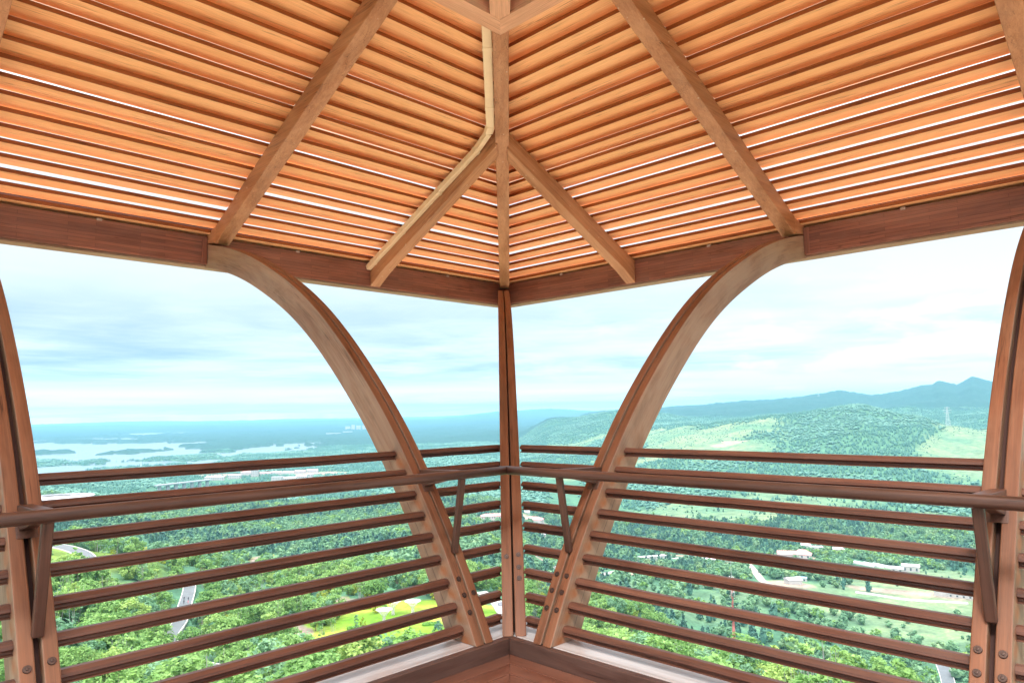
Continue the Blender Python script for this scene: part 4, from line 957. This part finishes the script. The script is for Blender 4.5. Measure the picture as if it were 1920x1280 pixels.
# people on the hill road
def person(px, py, label, top, hgt=1.7, stride=.25, rz=0.0):
    p = at(px, py, .4); mb = MB(); k = hgt/1.7
    bm = bmesh.new(); J = {}
    pts = dict(pel=(0, 0, .93, .13), chest=(0, 0, 1.28, .16), neck=(0, 0, 1.45, .06), head=(0, -.01, 1.60, .105), top=(0, 0, 1.68, .07), hl=(.1, 0, .88, .10), kl=(.11, -stride*.5, .48, .065), fl=(.11, -stride*.4, .06, .05), tl=(.11, -stride*.4-.12, .03, .04),
               hr=(-.1, 0, .88, .10), kr=(-.11, stride*.4, .48, .065), fr=(-.11, stride, .08, .05), tr=(-.11, stride-.1, .03, .04), sl=(.19, 0, 1.4, .06), el=(.25, .06, 1.12, .045), wl=(.24, -.08, .9, .035), sr=(-.19, 0, 1.4, .06), er=(-.25, -.04, 1.12, .045), wr=(-.24, -.12, .9, .035))
    names = list(pts); vs = [(x*k, y*k, z*k) for x, y, z, r in pts.values()]
    ed = [('pel', 'chest'), ('chest', 'neck'), ('neck', 'head'), ('head', 'top'), ('pel', 'hl'), ('hl', 'kl'), ('kl', 'fl'), ('fl', 'tl'), ('pel', 'hr'), ('hr', 'kr'), ('kr', 'fr'), ('fr', 'tr'), ('chest', 'sl'), ('sl', 'el'), ('el', 'wl'), ('chest', 'sr'), ('sr', 'er'), ('er', 'wr')]
    me = bpy.data.meshes.new('person'); me.from_pydata(vs, [(names.index(a), names.index(b)) for a, b in ed], []); me.materials.append(TM[top])
    o = bpy.data.objects.new('person', me); COL.objects.link(o); o.location = tuple(p); o.rotation_euler.z = view_rz(p)+rz
    sk = o.modifiers.new('skin', 'SKIN'); 
    if not me.skin_vertices: me.skin_vertices.new() if hasattr(me.skin_vertices, 'new') else None
    bm.free(); tag(o, label, 'person', 'people walking on the hill road')
    bpy.context.view_layer.update()
    bmm = bmesh.new(); bmm.from_mesh(me); sl = bmm.verts.layers.skin.verify(); bmm.verts.ensure_lookup_table()
    for i, n in enumerate(names): r = pts[n][3]*k; bmm.verts[i][sl].radius = (r, r*.85); bmm.verts[i][sl].use_root = (i == 0)
    bmm.to_mesh(me); bmm.free(); s2 = o.modifiers.new('sub', 'SUBSURF'); s2.levels = 1; s2.render_levels = 1
    return o
person(344.5, 1134, 'person in dark clothes on the left side of the hill road, nearest walker', 'darkcloth')
person(345.0, 1127, 'person in dark clothes farthest up the hill road, behind the nearest walker', 'darkcloth', 1.65, .3, .2)
person(352.5, 1134, 'person in a pink top on the right side of the hill road', 'redcloth', 1.6, .2, 3.0)
person(353.0, 1128, 'person in dark trousers beside the walker in the pink top', 'darkcloth', 1.7, .3, 2.8)
# mobile mast dressed as a pine
p = at(1378, 1232); p[2] = tz(p[0], p[1]); H = CAM[2]+dist(p)*(wray(1361, 1050)[2]/math.hypot(*wray(1361, 1050)[:2]))-p[2]
e = empty('pine_mast', tuple(p), .4, label='tall reddish mobile phone mast dressed as a pine with white antennas', cat='mast'); keep(p, 5, 40)
mb = MB(); mb.tube((0, 0, -1), (0, 0, H*.82), .95, .45, 12); mb.build('trunk', TM['redpole'], e, smooth=False); mb = MB(); mb.tube((0, 0, H*.82), (0, 0, H), .14, .06, 6); mb.build('spike', TM['steel'], e)
for zt_ in (.66, .8):
    for i in range(5):
        a = 2*math.pi*i/5+zt_; mb = MB(); c, s = math.cos(a), math.sin(a); mb.box((1.3*c-.22, 1.3*s-.16, H*zt_-1.6), (1.3*c+.22, 1.3*s+.16, H*zt_+1.9)); mb.tube((0, 0, H*zt_), (1.3*c, 1.3*s, H*zt_), .06, None, 4); mb.build('antenna', TM['petal'], e)
for zt_ in np.linspace(.36, .78, 8):
    mb = MB()
    for i in range(7):
        a = rng.uniform(0, 6.28); L = rng.uniform(2.2, 4.6)*(1.15-zt_*.35); b0 = np.array([0, 0, H*zt_+rng.uniform(-1, 1)]); b1 = b0+[L*math.cos(a), L*math.sin(a), .6]; mb.tube(b0, b1, .09, .04, 4)
        for j in range(9): leaf_quads(mb, b0+(b1-b0)*rng.uniform(.3, 1), np.array([0, 0, 1.]), 3, .5, .75, rg)
    mb.build('branch', LM['pine'], e)
# lattice pylons
def pylon(px, py, H, label, w=None, base_y=None):
    p = at(px, py, rmin=1200); p[2] = tz(p[0], p[1]); w = w or H*.17; e = empty('power_pylon', tuple(p), view_rz(p)+.35, label=label, cat='pylon', group='power pylons on the hills'); th = H*.006
    mb = MB(); lv = [0, .22, .42, .58, .7, .8, .9, 1.0]
    def hw(t): return w/2*(1-t)**1.1*(1)+w*.07
    for sx in (-1, 1):
        for sy in (-1, 1):
            for a, b in zip(lv[:-1], lv[1:]): mb.tube((sx*hw(a), sy*hw(a), a*H), (sx*hw(b), sy*hw(b), b*H), th, None, 4)
    for a, b in zip(lv[:-1], lv[1:]):
        for s in (-1, 1):
            mb.tube((-hw(a), s*hw(a), a*H), (hw(b), s*hw(b), b*H), th*.7, None, 4); mb.tube((hw(a), s*hw(a), a*H), (-hw(b), s*hw(b), b*H), th*.7, None, 4)
            mb.tube((s*hw(a), -hw(a), a*H), (s*hw(b), hw(b), b*H), th*.7, None, 4)
    mb.build('lattice_tower', TM['steel'], e)
    for t, L in ((.70, .17), (.82, .21), (.94, .14)):
        mb = MB(); mb.tube((-H*L, 0, t*H), (H*L, 0, t*H), th, None, 4); mb.tube((-H*L, 0, t*H), (0, 0, t*H+.05*H), th*.7, None, 4); mb.tube((H*L, 0, t*H), (0, 0, t*H+.05*H), th*.7, None, 4); mb.build('cross_arm', TM['steel'], e)
    keep(p, H*.15, 60); return p
pylon(1778, 799, 62, 'white lattice power pylon on the grassy shoulder near the right edge, the largest')
pylon(1752, 717, 88, 'lattice power pylon on the far ridge, tallest against the sky')
pylon(1727, 723, 80, 'lattice power pylon on the far ridge, just left of the tallest')
pylon(1633, 740, 62, 'lattice power pylon standing alone on the saddle of the far ridge')
pylon(1535, 745, 55, 'small lattice power pylon left of the rounded far summit')
# street lamps and slender things by the roads
def lamp(px, py, H, label, double=False):
    p = at(px, py); e = empty('street_lamp', tuple(p), rng.uniform(0, 3), label=label, cat='street lamp', group='white street lamps'); keep(p, 1.5, 14)
    mb = MB(); mb.tube((0, 0, -.3), (0, 0, H), .13, .08, 8); mb.build('pole', TM['petal'], e)
    mb = MB(); mb.beam((0, 0, H-.05), (1.3, 0, H+.15), .1, .08); mb.build('arm', TM['petal'], e); mb = MB(); mb.box((1.0, -.16, H+.05), (1.75, .16, H+.2)); mb.build('lamp_head', TM['petal'], e)
lamp(1153, 1201, 8, 'taller white street lamp among the bushes at the lower middle right')
lamp(1163, 1199, 5, 'shorter white street lamp just right of the taller one')
lamp(303, 1205, 6, 'white street lamp at the bend of the hill road')
# kiosk and sign by the park path
p = at(452, 1287); e = empty('park_kiosk', tuple(p), view_rz(p), label='small kiosk with a white roof and red and blue panels at the bottom edge', cat='kiosk'); keep(p, 6, 16)
mb = MB(); mb.box((-3.4, -1.4, 3.0), (3.6, 1.6, 3.3)); mb.build('roof', TM['whiteroof'], e, bevel=.05)
for i, (x0, x1, mt) in enumerate(((-3.1, -1.9, 'whiteroof'), (-1.8, .2, 'red'), (.3, 1.4, 'whiteroof'), (1.5, 3.2, 'blue'))):
    mb = MB(); mb.box((x0, -1.1, 0), (x1, -1.0, 2.9)); mb.build('panel', TM[mt], e)
mb = MB(); mb.box((-3.1, -.9, 0), (3.2, 1.3, 2.95)); mb.build('wall', TM['white'], e)
p = at(557, 1266); e = empty('park_sign', tuple(p), view_rz(p), label='narrow white and red upright sign standing among the young trees', cat='sign'); keep(p, 1.2, 14)
mb = MB(); mb.box((-.35, -.12, -.2), (.35, .12, 2.6)); mb.build('sign_board', TM['petal'], e, bevel=.03); mb = MB(); mb.box((-.22, -.14, 1.1), (.22, -.123, 2.2)); mb.build('sign_panel', TM['red'], e)
# parked cars
def car(px, py, paint, rz, label):
    p = at(px, py, .35); e = empty('parked_car', tuple(p), rz, label=label, cat='car', group='cars on the park drive'); keep(p, 3, 12)
    mb = MB(); prof = [(-2.1, .35), (-2.1, .8), (-1.3, .95), (-.6, 1.42), (.9, 1.45), (1.6, .98), (2.1, .85), (2.15, .35)]
    mb.sweep([[(x, y, z) for x, z in prof] for y in (-.85, .85)]); o = mb.build('body', TM[paint], e, bevel=.06); fixn(o)
    mb = MB(); wp = [(-1.15, .98), (-.55, 1.36), (.85, 1.38), (1.4, 1.0)]; mb.sweep([[(x, y, z) for x, z in wp] for y in (-.87, .87)]); o = mb.build('window_band', TM['win'], e); fixn(o)
    for x in (-1.3, 1.3):
        for y in (-.8, .8): mb = MB(); mb.tube((x, y-.1, .33), (x, y+.1, .33), .33, None, 12); mb.build('wheel', TM['tyre'], e)
car(931, 1130, 'carwhite', 1.0, 'white car on the pale park drive left of the corner post, farther one')
car(938, 1137, 'cardark', .9, 'dark grey car on the pale park drive, nearer one beside the corner post')

# individual trees near by
def near_tree(name, px, py, H, R, label, group, ncl=60, nleaf=60, size=.42, base=.28, lm='near', r0=.2, elong=3.2, rmax=None, gz_=None, shape='round'):
    q = wray(px, py); h = math.hypot(q[0], q[1]); q = q/h   # px, py = picture position of the tree top
    rs = np.linspace(22, 600, 1200); P = CAM[:, None]+q[:, None]*rs; T = terrain(P[0], P[1]); i = int(np.argmin(np.abs(P[2]-T-H)+ (0 if rmax is None else (rs > rmax)*1e3)))
    p = np.array([P[0][i], P[1][i], T[i]]); e = empty(name, (p[0], p[1], p[2]-.2), rng.uniform(0, 6), label=label, cat='tree', group=group); keep(p, R*.8, 5)
    cm, cl = crown_mesh(rg, R, H, ncl, nleaf, size, base, shape, elong); cm.build('crown', LM[lm], e); trunk_mesh(rg, H, r0, cl, base, 9).build('trunk', LM['bark'], e); return p
G_ = 'fresh green trees close below the left post'
near_tree('broadleaf_tree', 150, 1085, 10, 4.2, 'bright green tree nearest the left post, uppermost of the close group', G_, 80, 70, .34)
near_tree('broadleaf_tree', 222, 1150, 9, 4.0, 'bright green feathery tree right of the left post, middle of the close group', G_, 80, 70, .34)
near_tree('broadleaf_tree', 145, 1215, 8, 3.6, 'bright green tree at the lower left corner behind the lowest rails', G_, 70, 70, .32)
near_tree('broadleaf_tree', 272, 1238, 7.5, 3.2, 'bright green tree at the bottom edge left of the young staked trees', G_, 70, 70, .30)
near_tree('young_tree', 545, 1232, 6, 2.2, 'slim young tree on the near lawn, first from the left by the park path', 'young trees on the near lawn', 26, 34, .4, .3, 'mid', .07, 2.4)
near_tree('young_tree', 580, 1228, 6.5, 2.3, 'multi stemmed young tree on the near lawn beside the white and red sign', 'young trees on the near lawn', 30, 34, .4, .3, 'mid', .07, 2.4)
near_tree('young_tree', 612, 1222, 6, 2.3, 'young tree on the near lawn, rightmost before the hedges', 'young trees on the near lawn', 28, 34, .4, .3, 'mid', .07, 2.4)
near_tree('young_tree', 668, 1152, 6.5, 1.2, 'narrow columnar young tree left of the flower trees', 'columnar trees beside the flower trees', 22, 30, .4, .08, 'mid', .07, 2.2)
near_tree('young_tree', 680, 1156, 5, 1.2, 'narrow yellow green tree between the columnar tree and the flower trees', 'columnar trees beside the flower trees', 20, 30, .4, .08, 'yel', .07, 2.2)
near_tree('conifer', 822, 1161, 4.5, 2.2, 'dark small conifer on the lawn beside the first curved post', None, 24, 34, .35, .08, 'pine', .08, 2.2, shape='cone')
near_tree('young_tree', 670, 1218, 4.5, 2.3, 'rounded bush like tree by the rockery bed on the near lawn', None, 24, 40, .4, .1, 'mid', .08, 2.2)
# freshly planted staked trees by the road
for i, (a, b) in enumerate(((325, 1278), (343, 1262))):
    p = at(a, b); keep(p, 3, 14); e = empty('staked_tree', tuple(p), i, label=('freshly planted staked tree wrapped in pale cloth, nearer one beside the hill road', 'freshly planted tree with green prop poles, farther one beside the hill road')[i], cat='tree', group='staked trees beside the hill road')
    mb = MB()
    for k in range(4): x, y = rng.uniform(-.4, .4, 2); mb.tube((x, y, -.2), (x*1.6, y*1.6, 5.2), .13, .09, 6); mb.tube((x*1.6, y*1.6, 5.2), (x*3, y*3, 7), .06, .03, 5)
    mb.build('trunk', TM['wood'], e)
    for k in range(4): a_ = k*1.57+.4; mb = MB(); mb.tube((2.2*math.cos(a_), 2.2*math.sin(a_), 0), (.2*math.cos(a_), .2*math.sin(a_), 3.8), .06, None, 5); mb.build('prop_pole', TM['hedge'] if k % 2 else TM['steel'], e)
    mb = MB()
    for k in range(40): leaf_quads(mb, np.array([rng.normal()*.9, rng.normal()*.9, 6.6+rng.normal()*.8]), np.array([0, 0, 1.]), 4, .4, .3, rg)
    mb.build('crown', LM['mid'], e)

# near woodland
def forest(name, r0, r1, sp, protos, sc, label, dmin=.35, front=26, pineidx=None, under=0.0, ground=-.3):
    x, y, a, r = sample(r0, r1, sp); d = forest_density(x, y); u = rg.uniform(0, 1, len(x)); ok = (d > dmin)&(u < np.clip(d*1.3, 0, 1))
    ok |= (d > -.3)&(u < under)
    ok &= clear_of(x, y, a, r, front); ok &= terrain(x, y) > LAKE+.6
    x, y, a, r, d = x[ok], y[ok], a[ok], r[ok], d[ok]; z = terrain(x, y)+ground
    s = rg.uniform(sc[0], sc[1], len(x))*np.where(d < dmin, .5, 1); k = len(protos); ix = rg.integers(0, k, len(x))
    if pineidx is not None:
        pn = fbm(x/150., y/150., 3, 301); ix = np.where(pn > .0, rg.choice(pineidx[1], len(x)), rg.choice(pineidx[0], len(x)))
    print(name, len(x))
    return scatter(name, protos, np.c_[x, y, z], s, rg.uniform(0, 6.28, len(x)), ix, label, 'forest')
pr = []
for i in range(4):
    cm, cl = crown_mesh(rg, 3.4, 8.5, 34, 34, .62, .22); pr.append(proto('kind', [(cm, LM['near' if i < 3 else 'mid']), (trunk_mesh(rg, 8.5, .16, cl), LM['bark'])]))
cm, cl = crown_mesh(rg, 2.4, 4.2, 22, 30, .5, .05); pr.append(proto('kind', [(cm, LM['yel'])]))
for i in range(2):
    cm, cl = crown_mesh(rg, 1.5, 9.5, 16, 16, .55, .35, elong=2.6); q_ = MB()
    for k in range(5): x, y = rg.uniform(-.7, .7, 2); q_.tube((x, y, -.5), (x*2.2, y*2.2, rg.uniform(7, 9.5)), .07, .03, 5)
    pr.append(proto('kind', [(cm, LM['near']), (q_, RM_['pale'])]))
cm, cl = crown_mesh(rg, 4.4, 7.5, 48, 40, .8, .12, elong=2.0); pr.append(proto('kind', [(cm, LM['near']), (trunk_mesh(rg, 7.5, .2, cl), LM['bark'])]))
forest('near_woodland', 52, 420, 6.2, pr, (.6, 1.25), 'bright green broadleaf woodland on the slope below the pavilion', dmin=.3, front=24, under=.16)
pr = []
for i in range(5):
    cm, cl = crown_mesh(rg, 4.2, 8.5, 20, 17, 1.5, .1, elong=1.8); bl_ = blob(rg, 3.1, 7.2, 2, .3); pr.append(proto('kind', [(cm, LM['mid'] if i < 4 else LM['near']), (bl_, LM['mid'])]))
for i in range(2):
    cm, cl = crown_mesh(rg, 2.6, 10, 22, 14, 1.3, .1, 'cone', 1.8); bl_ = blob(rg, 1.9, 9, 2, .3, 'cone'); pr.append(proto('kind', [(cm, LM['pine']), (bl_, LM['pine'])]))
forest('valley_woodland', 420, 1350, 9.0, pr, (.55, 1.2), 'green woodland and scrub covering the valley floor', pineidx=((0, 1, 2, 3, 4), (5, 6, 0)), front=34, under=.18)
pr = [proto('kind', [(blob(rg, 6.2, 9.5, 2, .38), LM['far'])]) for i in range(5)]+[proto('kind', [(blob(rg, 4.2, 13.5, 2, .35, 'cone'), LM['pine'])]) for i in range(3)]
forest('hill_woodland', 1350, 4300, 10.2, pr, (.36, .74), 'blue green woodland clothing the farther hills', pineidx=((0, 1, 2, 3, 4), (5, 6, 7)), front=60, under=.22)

# ---- haze
HB = 26600; mb = MB(); mb.box((-HB, -HB, -330), (HB, HB, 330)); hz = mb.build('haze', [], kind='stuff', label='thin blue haze lying over the far hills and lake', cat='haze')
m_ = bpy.data.materials.new('haze_air'); m_.use_nodes = True; nt = m_.node_tree; nt.nodes.clear(); out = nt.nodes.new('ShaderNodeOutputMaterial'); pv = nt.nodes.new('ShaderNodeVolumePrincipled')
pv.inputs['Color'].default_value = (.29, .68, .98, 1); pv.inputs['Density'].default_value = 8e-5; pv.inputs['Anisotropy'].default_value = 0.1
nt.links.new(pv.outputs[0], out.inputs['Volume']); hz.data.materials.clear(); hz.data.materials.append(m_)

# ------------------------------------------------------------------ world, light, render
def setup_world():
    w = bpy.data.worlds.new('World'); scene.world = w; w.use_nodes = True; nt = w.node_tree; nt.nodes.clear()
    out = nt.nodes.new('ShaderNodeOutputWorld'); bg = nt.nodes.new('ShaderNodeBackground'); nt.links.new(bg.outputs[0], out.inputs[0])
    d = N(nt, 'ShaderNodeTexCoord').outputs['Generated']
    sky = nt.nodes.new('ShaderNodeTexSky'); sky.sky_type = 'NISHITA'; sky.sun_disc = False; sky.sun_elevation = SUN_EL; sky.sun_rotation = SUN_ROT; sky.altitude = 300
    skyc = mix(nt, 1.0, sky.outputs[0], (.10, .10, .10), 'MULTIPLY')
    sep = N(nt, 'ShaderNodeSeparateXYZ', {'Vector': d}); z = sep.outputs[2]
    zp = math_(nt, 'MAXIMUM', z, 0.0)
    # planar cloud sheet: stretch towards the horizon
    k = math_(nt, 'DIVIDE', 1.0, math_(nt, 'ADD', zp, .035))
    vec = N(nt, 'ShaderNodeVectorMath', {0: d, 1: N(nt, 'ShaderNodeCombineXYZ', {0: k, 1: k, 2: 6.0}).outputs[0]}, operation='MULTIPLY').outputs[0]
    n1 = noise(nt, vec, .33, 6, .55, .3); n2 = noise(nt, vec, 1.1, 5, .6, .6)
    puff = noise(nt, N(nt, 'ShaderNodeMapping', {'Vector': d, 'Scale': (1, 1, 3.2)}).outputs[0], 7.0, 7, .55, .25)
    # elevation dependent layers (sin of elevation)
    base = ramp(nt, zp, [(0.0, (2.0, 1.4, 1.15)), (.008, (1.35, 1.1, 1.0)), (.02, (.95, .88, .85)), (.028, (.86, .84, .83)), (.038, (.42, .48, .50)), (.055, (.155, .212, .238)), (.10, (.21, .27, .295)), (.15, (.31, .365, .385)), (.20, (.42, .45, .455)), (.30, (.50, .52, .53)), (.55, (1.7, 1.65, 1.6)), (1.0, (3.4, 3.3, 3.2))])
    white = ramp(nt, zp, [(0.0, (.60, .63, .64)), (.2, (.455, .48, .49)), (.32, (.50, .52, .53)), (.55, (1.8, 1.75, 1.7)), (1.0, (3.4, 3.3, 3.2))])
    # right hand side (towards +x) is brighter and whiter
    dirr = N(nt, 'ShaderNodeVectorMath', {0: d, 1: (float(RM[0, 0]), float(RM[1, 0]), 0)}, operation='DOT_PRODUCT').outputs['Value']
    side = N(nt, 'ShaderNodeMapRange', {'Value': dirr, 'From Min': -.25, 'From Max': .5, 'To Min': 0, 'To Max': .5}).outputs[0]
    cl = ramp(nt, n1, [(.40, 0.0), (.62, .75)])
    cl2 = math_(nt, 'MULTIPLY', ramp(nt, n2, [(.42, 0.0), (.70, 1.0)]), .35)
    pf = math_(nt, 'MULTIPLY', ramp(nt, puff, [(.50, 0.0), (.60, 1.0)]), math_(nt, 'MULTIPLY', side, .9))
    mk = math_(nt, 'ADD', math_(nt, 'MULTIPLY', math_(nt, 'ADD', cl, cl2), .75), math_(nt, 'ADD', side, pf), True)
    c = mix(nt, mk, base, white)
    c = mix(nt, .90, skyc, c)
    nt.links.new(c, bg.inputs[0]); bg.inputs[1].default_value = 1.0
SUN_EL, SUN_AZ = R_(52), R_(205)   # azimuth measured in world xy from +x
SUN_ROT = R_(90)-SUN_AZ
setup_world()
sd = bpy.data.lights.new('sun', 'SUN'); sd.energy = 1.5; sd.angle = R_(12); sd.color = (1, .95, .87)
so = bpy.data.objects.new('sun', sd); COL.objects.link(so)
v = Vector((math.cos(SUN_EL)*math.cos(SUN_AZ), math.cos(SUN_EL)*math.sin(SUN_AZ), math.sin(SUN_EL))); so.rotation_euler = v.to_track_quat('Z', 'Y').to_euler()
vs = scene.view_settings; vs.view_transform = 'Standard'; vs.look = 'None'; vs.gamma = 1; vs.exposure = EXPO if 'EXPO' in globals() else .0
cy = scene.cycles; cy.use_denoising = True; cy.max_bounces = 10; cy.diffuse_bounces = 6; cy.glossy_bounces = 4; cy.transmission_bounces = 4; cy.volume_bounces = 0; cy.caustics_reflective = False; cy.caustics_refractive = False
cy.sample_clamp_indirect = 8
scene.render.film_transparent = False; vs.exposure = 1.2
